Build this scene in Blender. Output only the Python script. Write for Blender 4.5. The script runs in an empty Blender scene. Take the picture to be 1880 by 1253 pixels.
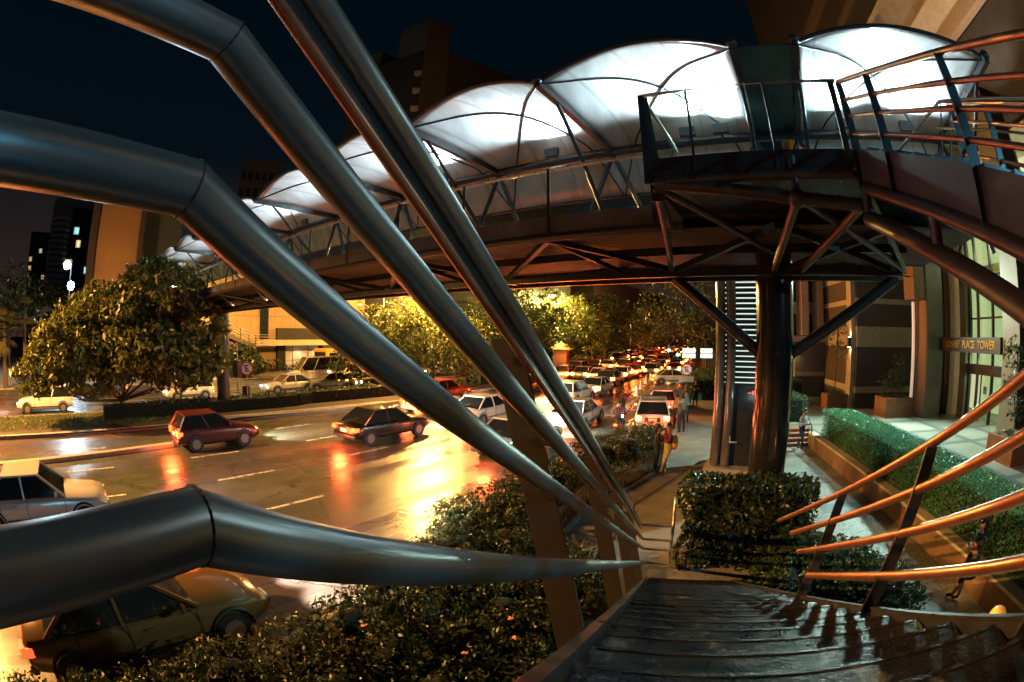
import bpy, bmesh, math, random
import numpy as np
from mathutils import Vector, Matrix
R = math.radians
rnd = random.Random(7)
sc = bpy.context.scene
C = sc.collection

# ------------------------------------------------------------------ camera
CAM_H = 4.5; FPX = 850.0; PITCH = R(-0.7); ROLL = R(0.5); YAW = R(19.0)
def _basis():
    f = np.array([-math.sin(YAW)*math.cos(PITCH), math.cos(YAW)*math.cos(PITCH), math.sin(PITCH)])
    r0 = np.array([math.cos(YAW), math.sin(YAW), 0.0]); u0 = np.cross(r0, f)
    r = r0*math.cos(ROLL)+u0*math.sin(ROLL); u = u0*math.cos(ROLL)-r0*math.sin(ROLL)
    return r, u, f
CR, CU, CF = _basis()
cd = bpy.data.cameras.new('camera'); cam = bpy.data.objects.new('camera', cd); C.objects.link(cam)
cam.matrix_world = Matrix(((CR[0], CU[0], -CF[0], 0), (CR[1], CU[1], -CF[1], 0), (CR[2], CU[2], -CF[2], CAM_H), (0, 0, 0, 1)))
cd.type = 'PANO'; cd.sensor_width = 36; cd.sensor_height = 36*682/1024; cd.sensor_fit = 'HORIZONTAL'
try:
    cd.cycles.panorama_type = 'FISHEYE_EQUISOLID'; cd.cycles.fisheye_lens = FPX/1880*36; cd.cycles.fisheye_fov = R(220)
except Exception:
    cd.panorama_type = 'FISHEYE_EQUISOLID'; cd.fisheye_lens = FPX/1880*36; cd.fisheye_fov = R(220)
cd.clip_start = 0.02; cd.clip_end = 5000
sc.camera = cam
def ray(x, y):
    X = x-940; Y = 626.5-y; rr = math.hypot(X, Y)+1e-9; th = 2*math.asin(min(1, rr/(2*FPX))); s = math.sin(th)/rr
    return CR*X*s + CU*Y*s + CF*math.cos(th)
def G(x, y, z=0.0):            # a measured spot of the photo laid on the level z
    d = ray(x, y); t = (z-CAM_H)/d[2]; return Vector((d[0]*t, d[1]*t, z))
def D(x, y, dist):             # a measured direction at a real horizontal distance
    d = ray(x, y); t = dist/math.hypot(d[0], d[1]); return Vector((d[0]*t, d[1]*t, CAM_H+d[2]*t))

# ------------------------------------------------------------------ world, view
w = bpy.data.worlds.new("World"); sc.world = w; w.use_nodes = True
nt = w.node_tree; nt.nodes.clear()
out = nt.nodes.new('ShaderNodeOutputWorld'); bg = nt.nodes.new('ShaderNodeBackground')
tc = nt.nodes.new('ShaderNodeTexCoord'); sx = nt.nodes.new('ShaderNodeSeparateXYZ'); ramp = nt.nodes.new('ShaderNodeValToRGB')
nt.links.new(tc.outputs['Generated'], sx.inputs[0]); nt.links.new(sx.outputs['Z'], ramp.inputs[0])
e = ramp.color_ramp.elements; e[0].position = 0.0; e[0].color = (0.036, 0.021, 0.015, 1); e[1].position = 0.75; e[1].color = (0.0003, 0.0028, 0.0056, 1)
m_ = ramp.color_ramp.elements.new(0.18); m_.color = (0.016, 0.0115, 0.0115, 1)
m_ = ramp.color_ramp.elements.new(0.36); m_.color = (0.0016, 0.0046, 0.0074, 1)
skyn = nt.nodes.new('ShaderNodeTexSky'); skyn.sky_type = 'NISHITA'; skyn.sun_disc = False; skyn.sun_elevation = R(-9); skyn.sun_rotation = R(200)
addn = nt.nodes.new('ShaderNodeMix'); addn.data_type = 'RGBA'; addn.blend_type = 'ADD'; addn.inputs[0].default_value = 0.1
nt.links.new(ramp.outputs[0], addn.inputs[6]); nt.links.new(skyn.outputs[0], addn.inputs[7]); nt.links.new(addn.outputs[2], bg.inputs[0])
bg.inputs[1].default_value = 1.0; nt.links.new(bg.outputs[0], out.inputs[0])
sc.view_settings.view_transform = 'Standard'; sc.view_settings.look = 'None'; sc.view_settings.exposure = 0.0; sc.view_settings.gamma = 1.0
cy = sc.cycles; cy.max_bounces = 6; cy.diffuse_bounces = 2; cy.glossy_bounces = 3; cy.transmission_bounces = 3; cy.transparent_max_bounces = 12
cy.sample_clamp_indirect = 4.0; cy.sample_clamp_direct = 0; cy.use_denoising = True; cy.caustics_reflective = False; cy.caustics_refractive = False
cy.use_light_tree = True

# ------------------------------------------------------------------ materials
MATS = {}
def mat(name, c, rough=0.6, metal=0.0, var=0.15, scale=6.0, bump=0.0, bscale=40.0, c2=None, emit=None, es=0.0, coat=0.0, spec=0.5, aniso=0, stretch=None, rvar=0.0, trans=0.0):
    if name in MATS: return MATS[name]
    m = bpy.data.materials.new(name); m.use_nodes = True; n = m.node_tree; b = n.nodes['Principled BSDF']
    b.inputs['Roughness'].default_value = rough; b.inputs['Metallic'].default_value = metal
    b.inputs['Coat Weight'].default_value = coat; b.inputs['Specular IOR Level'].default_value = spec
    if trans: b.inputs['Transmission Weight'].default_value = trans
    tcn = n.nodes.new('ShaderNodeTexCoord'); mp = n.nodes.new('ShaderNodeMapping'); n.links.new(tcn.outputs['Object'], mp.inputs[0])
    if stretch: mp.inputs['Scale'].default_value = stretch
    nz = n.nodes.new('ShaderNodeTexNoise'); nz.inputs['Scale'].default_value = scale; nz.inputs['Detail'].default_value = 6; nz.inputs['Roughness'].default_value = 0.6
    n.links.new(mp.outputs[0], nz.inputs['Vector'])
    rp = n.nodes.new('ShaderNodeValToRGB'); n.links.new(nz.outputs['Fac'], rp.inputs[0])
    rp.color_ramp.elements[0].position = 0.3; rp.color_ramp.elements[1].position = 0.7
    if c2 is None:
        a = tuple(max(0, x*(1-var)) for x in c); z = tuple(min(1, x*(1+var)) for x in c)
    else: a, z = c, c2
    rp.color_ramp.elements[0].color = (*a, 1); rp.color_ramp.elements[1].color = (*z, 1)
    n.links.new(rp.outputs[0], b.inputs['Base Color'])
    if rvar:
        n2 = n.nodes.new('ShaderNodeTexNoise'); n2.inputs['Scale'].default_value = scale*0.7; n2.inputs['Detail'].default_value = 5
        n.links.new(mp.outputs[0], n2.inputs['Vector'])
        mr = n.nodes.new('ShaderNodeMapRange'); mr.inputs[1].default_value = 0.3; mr.inputs[2].default_value = 0.7
        mr.inputs[3].default_value = max(0.03, rough-rvar); mr.inputs[4].default_value = min(1, rough+rvar)
        n.links.new(n2.outputs['Fac'], mr.inputs[0]); n.links.new(mr.outputs[0], b.inputs['Roughness'])
    if bump:
        n3 = n.nodes.new('ShaderNodeTexNoise'); n3.inputs['Scale'].default_value = bscale; n3.inputs['Detail'].default_value = 4
        n.links.new(mp.outputs[0], n3.inputs['Vector'])
        bp = n.nodes.new('ShaderNodeBump'); bp.inputs['Strength'].default_value = bump; bp.inputs['Distance'].default_value = 0.02
        n.links.new(n3.outputs['Fac'], bp.inputs['Height']); n.links.new(bp.outputs[0], b.inputs['Normal'])
    if emit is not None:
        b.inputs['Emission Color'].default_value = (*emit, 1); b.inputs['Emission Strength'].default_value = es
    MATS[name] = m; m['_rp'] = 1
    return m
def leafmat(name, a, z, trans=0.25):
    if name in MATS: return MATS[name]
    m = bpy.data.materials.new(name); m.use_nodes = True; n = m.node_tree; n.nodes.clear()
    o = n.nodes.new('ShaderNodeOutputMaterial'); gi = n.nodes.new('ShaderNodeNewGeometry'); rp = n.nodes.new('ShaderNodeValToRGB')
    n.links.new(gi.outputs['Random Per Island'], rp.inputs[0]); rp.color_ramp.elements[0].color = (*a, 1); rp.color_ramp.elements[1].color = (*z, 1)
    p = n.nodes.new('ShaderNodeBsdfPrincipled'); p.inputs['Roughness'].default_value = 0.42; n.links.new(rp.outputs[0], p.inputs['Base Color'])
    t = n.nodes.new('ShaderNodeBsdfTranslucent'); n.links.new(rp.outputs[0], t.inputs[0])
    mx = n.nodes.new('ShaderNodeMixShader'); mx.inputs[0].default_value = trans
    n.links.new(p.outputs[0], mx.inputs[1]); n.links.new(t.outputs[0], mx.inputs[2]); n.links.new(mx.outputs[0], o.inputs[0])
    MATS[name] = m; return m
def emat(name, col, s):
    if name in MATS: return MATS[name]
    m = bpy.data.materials.new(name); m.use_nodes = True; b = m.node_tree.nodes['Principled BSDF']
    b.inputs['Base Color'].default_value = (*[min(1, x*0.5) for x in col], 1); b.inputs['Emission Color'].default_value = (*col, 1); b.inputs['Emission Strength'].default_value = s
    MATS[name] = m; return m
def glassmat(name, tint=(0.9, 0.97, 0.95), refl=0.12, rough=0.02, dirt=0.06):
    if name in MATS: return MATS[name]
    m = bpy.data.materials.new(name); m.use_nodes = True; n = m.node_tree; n.nodes.clear()
    o = n.nodes.new('ShaderNodeOutputMaterial'); t = n.nodes.new('ShaderNodeBsdfTransparent'); t.inputs[0].default_value = (*tint, 1)
    g = n.nodes.new('ShaderNodeBsdfGlossy'); g.inputs['Roughness'].default_value = rough
    lw = n.nodes.new('ShaderNodeLayerWeight'); lw.inputs[0].default_value = 0.5; pw = n.nodes.new('ShaderNodeMath'); pw.operation = 'POWER'; pw.inputs[1].default_value = 3.5; n.links.new(lw.outputs['Facing'], pw.inputs[0])
    mt = n.nodes.new('ShaderNodeMath'); mt.operation = 'MULTIPLY_ADD'; mt.inputs[1].default_value = 0.55; mt.inputs[2].default_value = refl; n.links.new(pw.outputs[0], mt.inputs[0])
    mx = n.nodes.new('ShaderNodeMixShader'); n.links.new(mt.outputs[0], mx.inputs[0]); n.links.new(t.outputs[0], mx.inputs[1]); n.links.new(g.outputs[0], mx.inputs[2])
    d = n.nodes.new('ShaderNodeBsdfDiffuse'); d.inputs[0].default_value = (0.35, 0.4, 0.4, 1)
    nz = n.nodes.new('ShaderNodeTexNoise'); nz.inputs['Scale'].default_value = 7; nz.inputs['Detail'].default_value = 8
    tcn = n.nodes.new('ShaderNodeTexCoord'); n.links.new(tcn.outputs['Object'], nz.inputs['Vector'])
    mr = n.nodes.new('ShaderNodeMapRange'); mr.inputs[1].default_value = 0.45; mr.inputs[2].default_value = 0.75; mr.inputs[4].default_value = dirt*3; mr.inputs[3].default_value = dirt*0.4
    n.links.new(nz.outputs['Fac'], mr.inputs[0])
    m2 = n.nodes.new('ShaderNodeMixShader'); n.links.new(mr.outputs[0], m2.inputs[0]); n.links.new(mx.outputs[0], m2.inputs[1]); n.links.new(d.outputs[0], m2.inputs[2])
    n.links.new(m2.outputs[0], o.inputs[0]); MATS[name] = m; return m

M = dict(
 tube=mat('satin grey steel', (0.20, 0.215, 0.21), 0.36, 0.75, 0.3, 3.5, 0.02, 400, c2=(0.30, 0.315, 0.305), rvar=0.10),
 tubeR=mat('satin worn steel', (0.42, 0.20, 0.125), 0.36, 0.8, 0.15, 9, 0.05, 160, rvar=0.08),  # orange glow from the avenue is put into this steel's base colour
 seam=mat('weld seam', (0.05, 0.045, 0.04), 0.7, 0.5, 0.5, 60, 0.5, 150),
 dark=mat('dark grey painted steel', (0.035, 0.036, 0.04), 0.35, 0.35, 0.25, 8, 0.05, 90, rvar=0.1),
 post=mat('grey brown painted plate', (0.032, 0.027, 0.024), 0.5, 0.2, 0.2, 14, 0.15, 220),
 mauve=mat('grey enamel panel', (0.06, 0.045, 0.044), 0.5, 0.1, 0.12, 5, 0.1, 150),
 btube=mat('grey structural tube', (0.055, 0.044, 0.04), 0.42, 0.25, 0.18, 7, 0.08, 120, rvar=0.1),
 fascia=mat('weathered fascia panel', (0.13, 0.11, 0.095), 0.6, 0.1, 0.28, 3.5, 0.15, 60, stretch=(1, 1, 0.4)),
 soffit=mat('corrugated sheet', (0.12, 0.10, 0.095), 0.45, 0.4, 0.2, 6),
 gold=mat('brushed handrail', (0.62, 0.55, 0.45), 0.32, 0.85, 0.12, 12, rvar=0.08),
 glass=glassmat('balustrade glass', (.9, .97, .95), .13, .015, .014),
 concrete=mat('concrete', (0.30, 0.28, 0.25), 0.8, 0, 0.25, 4, 0.4, 60),
 black=mat('black rubber', (0.012, 0.012, 0.013), 0.6), 
)

# ------------------------------------------------------------------ mesh builder
class MB:
    def __init__(s): s.v = []; s.f = []; s.mi = []; s.cur = 0; s.sm = []; s.pc = []; s.hold = 0
    def add(s, vs, fs, smooth=False):
        if not s.hold: s.pc.append((len(s.v), len(s.f)))
        o = len(s.v); s.v += [tuple(v) for v in vs]; s.f += [tuple(i+o for i in f) for f in fs]; s.mi += [s.cur]*len(fs); s.sm += [smooth]*len(fs); return s
    def box(s, c, size, ax=None, bev=0):
        X, Y, Z = ax if ax else (Vector((1, 0, 0)), Vector((0, 1, 0)), Vector((0, 0, 1)))
        c = Vector(c); hx, hy, hz = size[0]/2, size[1]/2, size[2]/2
        vs = [c+X*hx*i+Y*hy*j+Z*hz*k for k in (-1, 1) for j in (-1, 1) for i in (-1, 1)]
        return s.add(vs, [(0, 2, 3, 1), (4, 5, 7, 6), (0, 1, 5, 4), (2, 6, 7, 3), (0, 4, 6, 2), (1, 3, 7, 5)])
    def beam(s, a, b, wd, ht, up=Vector((0, 0, 1))):
        a, b = Vector(a), Vector(b); d = (b-a); L = d.length; d.normalize(); x = d.cross(up)
        if x.length < 1e-4: x = d.cross(Vector((1, 0, 0)))
        x.normalize(); z = x.cross(d)
        return s.box((a+b)/2, (wd, L, ht), (x, d, z))
    def tube(s, pts, r, n=16, cap=True, closed=False):
        pts = [Vector(p) for p in pts]; rs = r if isinstance(r, (list, tuple)) else [r]*len(pts)
        m = len(pts); rings = []; prev = None
        for i in range(m):
            if closed: d0 = (pts[i]-pts[i-1]).normalized(); d1 = (pts[(i+1) % m]-pts[i]).normalized()
            else:
                d0 = (pts[i]-pts[i-1]).normalized() if i else (pts[1]-pts[0]).normalized()
                d1 = (pts[i+1]-pts[i]).normalized() if i < m-1 else d0
            t = (d0+d1)
            if t.length < 1e-5: t = d0.copy()
            t.normalize()
            if prev is None:
                x = d0.cross(Vector((0, 0, 1)))
                if x.length < 1e-3: x = d0.cross(Vector((0, 1, 0)))
                x.normalize()
            else:
                x = prev-d0*prev.dot(d0); x.normalize()
            y = d0.cross(x); prev = x
            ring = []
            for k in range(n):
                a = 2*math.pi*k/n; q = x*math.cos(a)*rs[i]+y*math.sin(a)*rs[i]
                den = d0.dot(t)
                q = q - d0*(q.dot(t)/den) if den > 0.2 else q   # slide along the incoming tube to the mitre plane
                ring.append(pts[i]+q)
            rings.append(ring)
            prev = (prev-d1*prev.dot(d1)).normalized() if i < m-1 else prev
        vs = [v for rg in rings for v in rg]; fs = []
        for i in range(m-1 if not closed else m):
            a0 = i*n; b0 = ((i+1) % m)*n
            for k in range(n): fs.append((a0+k, a0+(k+1) % n, b0+(k+1) % n, b0+k))
        s.add(vs, fs, True)
        if cap and not closed:
            s.hold += 1; s.add(rings[0], [tuple(range(n))[::-1]]); s.add(rings[-1], [tuple(range(n))]); s.hold -= 1
        return s
    def prism(s, poly, vec):
        poly = [Vector(p) for p in poly]; vec = Vector(vec); n = len(poly)
        vs = poly+[p+vec for p in poly]
        return s.add(vs, [tuple(range(n))[::-1], tuple(range(n, 2*n))]+[(i, (i+1) % n, n+(i+1) % n, n+i) for i in range(n)])
    def sphere(s, c, r, n=12, sx=1, sy=1, sz=1):
        vs = []; fs = []; c = Vector(c); m = n//2+1
        for j in range(m+1):
            th = math.pi*j/m
            for k in range(n):
                ph = 2*math.pi*k/n; vs.append(c+Vector((r*sx*math.sin(th)*math.cos(ph), r*sy*math.sin(th)*math.sin(ph), r*sz*math.cos(th))))
        for j in range(m):
            for k in range(n): fs.append((j*n+k, (j+1)*n+k, (j+1)*n+(k+1) % n, j*n+(k+1) % n))
        return s.add(vs, fs, True)
    def grid(s, fn, nu, nv, smooth=True):
        vs = [fn(i/nu, j/nv) for j in range(nv+1) for i in range(nu+1)]
        fs = [(j*(nu+1)+i, j*(nu+1)+i+1, (j+1)*(nu+1)+i+1, (j+1)*(nu+1)+i) for j in range(nv) for i in range(nu)]
        return s.add(vs, fs, smooth)
    def split(s, name, m, parent=None, bev=0.0):
        out_ = []; P_ = s.pc+[(len(s.v), len(s.f))]
        for (v0, f0), (v1, f1) in zip(P_[:-1], P_[1:]):
            q = MB(); q.v = s.v[v0:v1]; q.f = [tuple(i-v0 for i in f) for f in s.f[f0:f1]]; q.mi = s.mi[f0:f1]; q.sm = s.sm[f0:f1]
            out_.append(q.build(name, m, parent, bev))
        return out_
    def build(s, name, m, parent=None, bev=0.0, label=None, origin=None):
        me = bpy.data.meshes.new(name); vs = s.v
        if parent is not None and '_o' in parent:
            ox, oy, oz = parent['_o']; vs = [(x-ox, y-oy, z-oz) for x, y, z in vs]
        me.from_pydata(vs, [], s.f); me.update()
        ms = m if isinstance(m, (list, tuple)) else [m]
        for q in ms: me.materials.append(q)
        me.polygons.foreach_set('material_index', s.mi); me.polygons.foreach_set('use_smooth', s.sm); me.update()
        o = bpy.data.objects.new(name, me); C.objects.link(o)
        if parent is not None:
            o.parent = parent
            if '_o' in parent: o['_o'] = parent['_o']
        if bev:
            b = o.modifiers.new('bevel', 'BEVEL'); b.width = bev; b.segments = 2; b.limit_method = 'ANGLE'
        if label: o['label'] = label
        return o
def tag(o, label, cat, group=None, kind=None):
    if label: o['label'] = label
    if cat: o['category'] = cat
    if group: o['group'] = group
    if kind: o['kind'] = kind
    return o
def thing(name, label, cat, loc=(0, 0, 0), rz=0.0, group=None):
    o = bpy.data.objects.new(name, None); C.objects.link(o); o.empty_display_size = 0.2
    o.location = loc; o.rotation_euler = (0, 0, rz); 
    return tag(o, label, cat, group)
def wthing(name, label, cat, loc, group=None):    # thing whose parts are given in world coordinates
    o = thing(name, label, cat, loc, 0, group); o['_o'] = [float(a) for a in loc]; return o
def light(name, kind, loc, power, color, parent=None, size=0.1, direction=None, angle=None, blend=0.5, spread=None):
    ld = bpy.data.lights.new(name, kind); ld.energy = power; ld.color = color
    if kind in ('POINT', 'SPOT'): ld.shadow_soft_size = size
    if kind == 'AREA': ld.size = size
    if kind == 'SPOT': ld.spot_size = angle or R(90); ld.spot_blend = blend
    o = bpy.data.objects.new(name, ld); C.objects.link(o)
    if direction is not None: o.rotation_euler = Vector(direction).to_track_quat('-Z', 'Y').to_euler()
    o.location = loc
    if parent is not None:
        o.parent = parent
        if '_o' in parent: o.location = Vector(loc)-Vector(list(parent['_o']))
    return o

# ------------------------------------------------------------------ frames
AZ = R(1.8); SH = Vector((math.sin(AZ), math.cos(AZ), 0)); SL = Vector((-math.cos(AZ), math.sin(AZ), 0)); UP = Vector((0, 0, 1))
def S(a, s, z): return SL*a+SH*s+UP*(CAM_H+z)
BZ = R(14.0); BN = Vector((math.sin(BZ), math.cos(BZ), 0)); BT = Vector((math.cos(BZ), -math.sin(BZ), 0))
def B(s, p, z): return BT*s+BN*p+UP*z
WARM = (1.0, 0.52, 0.16); COOL = (0.70, 0.92, 1.0)
# ================================================================== lower stair flight with its landing, where the camera stands
st = wthing('staircase', 'worn steel staircase with thick tube rails going down to the pavement in the foreground', 'staircase', S(-0.5, 0, -4.5))
SLP = 0.52; CS = 0.40; S_END = 7.85
def flightz(s): return -CS-SLP*s
nst = 26; ds = (S_END-0.2)/nst
stepm = bpy.data.materials.new('worn wet step'); stepm.use_nodes = True; n = stepm.node_tree; b = n.nodes['Principled BSDF']
tcn = n.nodes.new('ShaderNodeTexCoord'); nz = n.nodes.new('ShaderNodeTexNoise'); nz.inputs['Scale'].default_value = 2.6; nz.inputs['Detail'].default_value = 14; nz.inputs['Roughness'].default_value = 0.78
n.links.new(tcn.outputs['Object'], nz.inputs['Vector'])
rp = n.nodes.new('ShaderNodeValToRGB'); n.links.new(nz.outputs['Fac'], rp.inputs[0]); el = rp.color_ramp.elements
el[0].position = 0.36; el[0].color = (0.004, 0.006, 0.009, 1); el[1].position = 0.56; el[1].color = (0.013, 0.017, 0.022, 1)
q_ = el.new(0.66); q_.color = (0.22, 0.26, 0.28, 1)
n.links.new(rp.outputs[0], b.inputs['Base Color'])
mr = n.nodes.new('ShaderNodeMapRange'); mr.inputs[1].default_value = 0.35; mr.inputs[2].default_value = 0.65; mr.inputs[3].default_value = 0.20; mr.inputs[4].default_value = 0.42
n.links.new(nz.outputs['Fac'], mr.inputs[0]); n.links.new(mr.outputs[0], b.inputs['Roughness'])
n3 = n.nodes.new('ShaderNodeTexNoise'); n3.inputs['Scale'].default_value = 60; n3.inputs['Detail'].default_value = 5; n.links.new(tcn.outputs['Object'], n3.inputs['Vector'])
bp = n.nodes.new('ShaderNodeBump'); bp.inputs['Strength'].default_value = 0.5; bp.inputs['Distance'].default_value = 0.006; n.links.new(n3.outputs['Fac'], bp.inputs['Height']); n.links.new(bp.outputs[0], b.inputs['Normal'])
mb = MB(); aL, aR = 0.20, -1.36
nose = MB()
for i in range(nst):
    s0 = 0.2+ds*i; z0 = flightz(s0)-0.0
    zt = z0-SLP*ds          # tread level below the slope line at its front
    mb.prism([S(aL, s0, zt), S(aL, s0+ds-0.004, zt), S(aL, s0+ds-0.004, zt-0.12), S(aL, s0, zt-0.12)], SL*(aR-aL))
    nose.prism([S(aL-0.02, s0+ds-0.016, zt+0.0025), S(aL-0.02, s0+ds+0.004, zt+0.0025), S(aL-0.02, s0+ds+0.004, zt-0.03), S(aL-0.02, s0+ds-0.016, zt-0.03)], SL*(aR-aL+0.04))
mb.build('step', stepm, st)
nose.build('step_nosing', mat('worn step edge', (0.02, 0.018, 0.018), 0.35, 0.3, 0.5, 20, 0.3, 90), st)
mb = MB(); zl = flightz(0.2)
mb.prism([S(aL, -2.4, zl), S(aL, 0.196, zl), S(-4.6, 0.196, zl), S(-4.6, -2.4, zl)], -UP*0.14)
mb.build('landing', stepm, st)
# stringers
mb = MB()
for a_, wd in ((0.245, 0.012), (-1.40, 0.012)):
    for (zt, zb) in ((0.02, -0.36),):
        pts = [S(a_, -0.02, flightz(0.2)+0.02), S(a_, 0.2, flightz(0.2)+zt), S(a_, S_END, flightz(S_END)+zt), S(a_, S_END, flightz(S_END)+zb+0.3), S(a_, 0.2, flightz(0.2)+zb), S(a_, -0.02, flightz(0.2)+zb)]
        mb.prism(pts, SL*wd)
        # top flange
        mb.beam(S(a_+0.0, 0.2, flightz(0.2)+zt+0.006), S(a_, S_END, flightz(S_END)+zt+0.006), 0.05, 0.008)
for a_ in (0.245,):
    mb.prism([S(a_, -2.4, zl+0.05), S(a_, -0.025, zl+0.05), S(a_, -0.025, zl-0.2), S(a_, -2.4, zl-0.2)], SL*0.012)
mb.build('stringer', M['dark'], st)
# left rails
railL = [(0.330, -0.066, 0.0325), (0.385, 0.231, 0.0275), (0.425, 0.438, 0.028), (0.49, 0.736, 0.031)]
SE = 8.0
for i, (a_, z0, r_) in enumerate(railL):
    kn = 0.50*a_ if i < 3 else 0.14
    mb = MB(); zk = z0-SLP*kn
    se = SE
    mb.tube([S(a_, -2.3, zk+0.01), S(a_, kn, zk), S(a_, se, z0-SLP*se)], r_, 40)
    rl = mb.build('rail', M['tube'], st)
    sm = MB()       # dark weld ring in the mitre plane
    d0 = (S(a_, kn, zk)-S(a_, -2.3, zk+0.01)).normalized(); d1 = (S(a_, se, z0-SLP*se)-S(a_, kn, zk)).normalized(); t = (d0+d1).normalized()
    x = SL; y = t.cross(x).normalized(); k_ = 1/ d0.dot(t)
    sm.tube([S(a_, kn, zk)+x*math.cos(q)*(r_)+y*math.sin(q)*r_*k_ for q in [2*math.pi*j/90 for j in range(90)]], [0.0008+0.0010*rnd.random() for _ in range(90)], 6, closed=True)
    sm.build('weld_seam', M['seam'], rl)
# end loops of the left rails
mb = MB(); a_end = -0.10
ends = []
for (a_, z0, r_) in railL:
    p = S(a_, SE, z0-SLP*SE); q = S(a_end-0.02, SE, z0-SLP*SE); mb.tube([p, q], r_*0.9, 12); ends.append(q)
mb.tube([ends[0], ends[3]], 0.03, 12)
mb.tube([ends[3], ends[3]+SH*1.6-UP*0.0], 0.03, 12)
mb.split('rail_return', M['gold'], st)
# web plate and thin tube under the top rail
a_, z0, r_ = railL[3]
mb = MB(); mb.prism([S(a_, 0.14, z0-SLP*0.14-r_), S(a_, SE, z0-SLP*SE-r_), S(a_, SE, z0-SLP*SE-0.078), S(a_, 0.14, z0-SLP*0.14-0.078)], SL*0.006)
mb.build('web_plate', M['post'], st)
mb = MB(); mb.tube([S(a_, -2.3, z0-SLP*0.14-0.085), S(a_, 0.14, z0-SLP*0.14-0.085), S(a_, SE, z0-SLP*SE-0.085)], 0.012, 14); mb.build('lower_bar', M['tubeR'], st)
# left posts: flat plates standing across the rails, leaning outwards to the top
def plate_post(s_, zt_, zb_, at_, ab_, wt_, wb_, m):
    sg = 1 if at_ > 0 else -1
    mb = MB(); mb.prism([S(at_-wt_*sg, s_, zt_-SLP*s_), S(at_+wt_*sg, s_, zt_-SLP*s_), S(ab_+wb_*sg, s_, zb_-SLP*s_), S(ab_-wb_*sg, s_, zb_-SLP*s_)], SH*0.016)
    return mb.build('post', m, st, bev=0.002)
for sp in (1.6, 3.3, 5.0, 6.7):
    po = plate_post(sp, 0.82, -0.52, 0.635, 0.315, 0.06, 0.07, M['post'])
    cl = MB()
    for (aa, zz, rr) in railL: cl.beam(S(aa+rr*.5, sp+.008, zz-SLP*sp), S(0.40+0.246*(zz+.0)+.02+.0, sp+.008, zz-SLP*sp), 0.03, 0.022)
    cl.split('bracket', M['dark'], po)
# right rails
railR = [(-1.58, 0.648, 5.9), (-1.52, 0.38, 4.95), (-1.464, 0.117, 4.35), (-1.404, -0.154, 3.7)]
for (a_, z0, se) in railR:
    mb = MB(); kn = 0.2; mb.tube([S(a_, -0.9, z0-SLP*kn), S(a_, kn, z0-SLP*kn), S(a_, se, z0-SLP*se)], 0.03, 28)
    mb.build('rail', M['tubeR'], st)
for sp in (0.9, 2.3, 3.7):
    plate_post(sp, 0.62, -0.44, -1.575, -1.385, 0.045, 0.055, M['dark'])

# ================================================================== upper flight down from the bridge platform
uf = wthing('upper_staircase', 'grey tube and panel staircase dropping from the bridge platform along the right edge', 'staircase', S(-3.4, 2.5, -0.5))
US = 0.43
def U(a, s, z0): return S(a, s, z0+US*s)
s0u, s1u = -1.1, 5.2
for sgn, a_ in ((0, -2.45), (1, -4.45)):
    for z0 in (1.063, 0.78, 0.54, 0.28):
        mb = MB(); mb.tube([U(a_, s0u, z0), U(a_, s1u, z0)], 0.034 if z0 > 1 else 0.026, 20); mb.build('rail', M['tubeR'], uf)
    mb = MB(); mb.tube([U(a_, s0u, -0.42), U(a_, s1u-0.1, -0.42)], 0.075, 20); mb.build('upper_chord', M['btube'], uf)
    mb = MB(); mb.tube([U(a_, s0u, -0.80), U(a_, s1u-0.1, -0.80)], 0.10, 24)
    for ss in (5.1, 3.55, 1.9, 0.3): mb.tube([U(a_, ss, -0.80), U(a_, ss, -0.42)], 0.06, 16)
    mb.split('lower_chord', M['btube'], uf)
    mb = MB(); mb.prism([U(a_, s0u, 0.085), U(a_, s1u, 0.085), U(a_, s1u, -0.37), U(a_, s0u, -0.37)], SL*(-0.01 if not sgn else 0.01)); mb.build('side_panel', M['mauve'], uf)
    for ss in (5.15, 4.26, 2.7, 1.15):
        mb = MB(); d = SL*(1 if not sgn else -1)
        mb.prism([U(a_, ss, 1.04)+d*0.065, U(a_, ss, 1.04)-d*0.03, U(a_, ss, -0.46)-d*0.09, U(a_, ss, -0.46)+d*0.06], SH*0.016); mb.build('post', M['dark'], uf)
mb = MB(); k = 17
for i in range(k):
    sa = s0u+(s1u-s0u)*i/k; sb = s0u+(s1u-s0u)*(i+1)/k; z = US*sb-0.04
    mb.prism([S(-2.47, sa, z), S(-2.47, sb, z), S(-2.47, sb, z-0.05), S(-2.47, sa, z-0.05)], SL*-1.96)
    mb.prism([S(-2.47, sb-0.01, z-0.05), S(-2.47, sb, z-0.05), S(-2.47, sb, z-0.05-0.11), S(-2.47, sb-0.01, z-0.16)], SL*-1.96)
mb.build('step', M['dark'], uf)

# ================================================================== footbridge
br = wthing('footbridge', 'long steel footbridge over the avenue with glass balustrades and a glowing white membrane roof', 'footbridge', B(0, 9.9, 0))
P0, P1 = 7.85, 11.95; DZ = 6.75; SL0, SR0 = -47.0, 4.4; PLAT = -1.58
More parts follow.
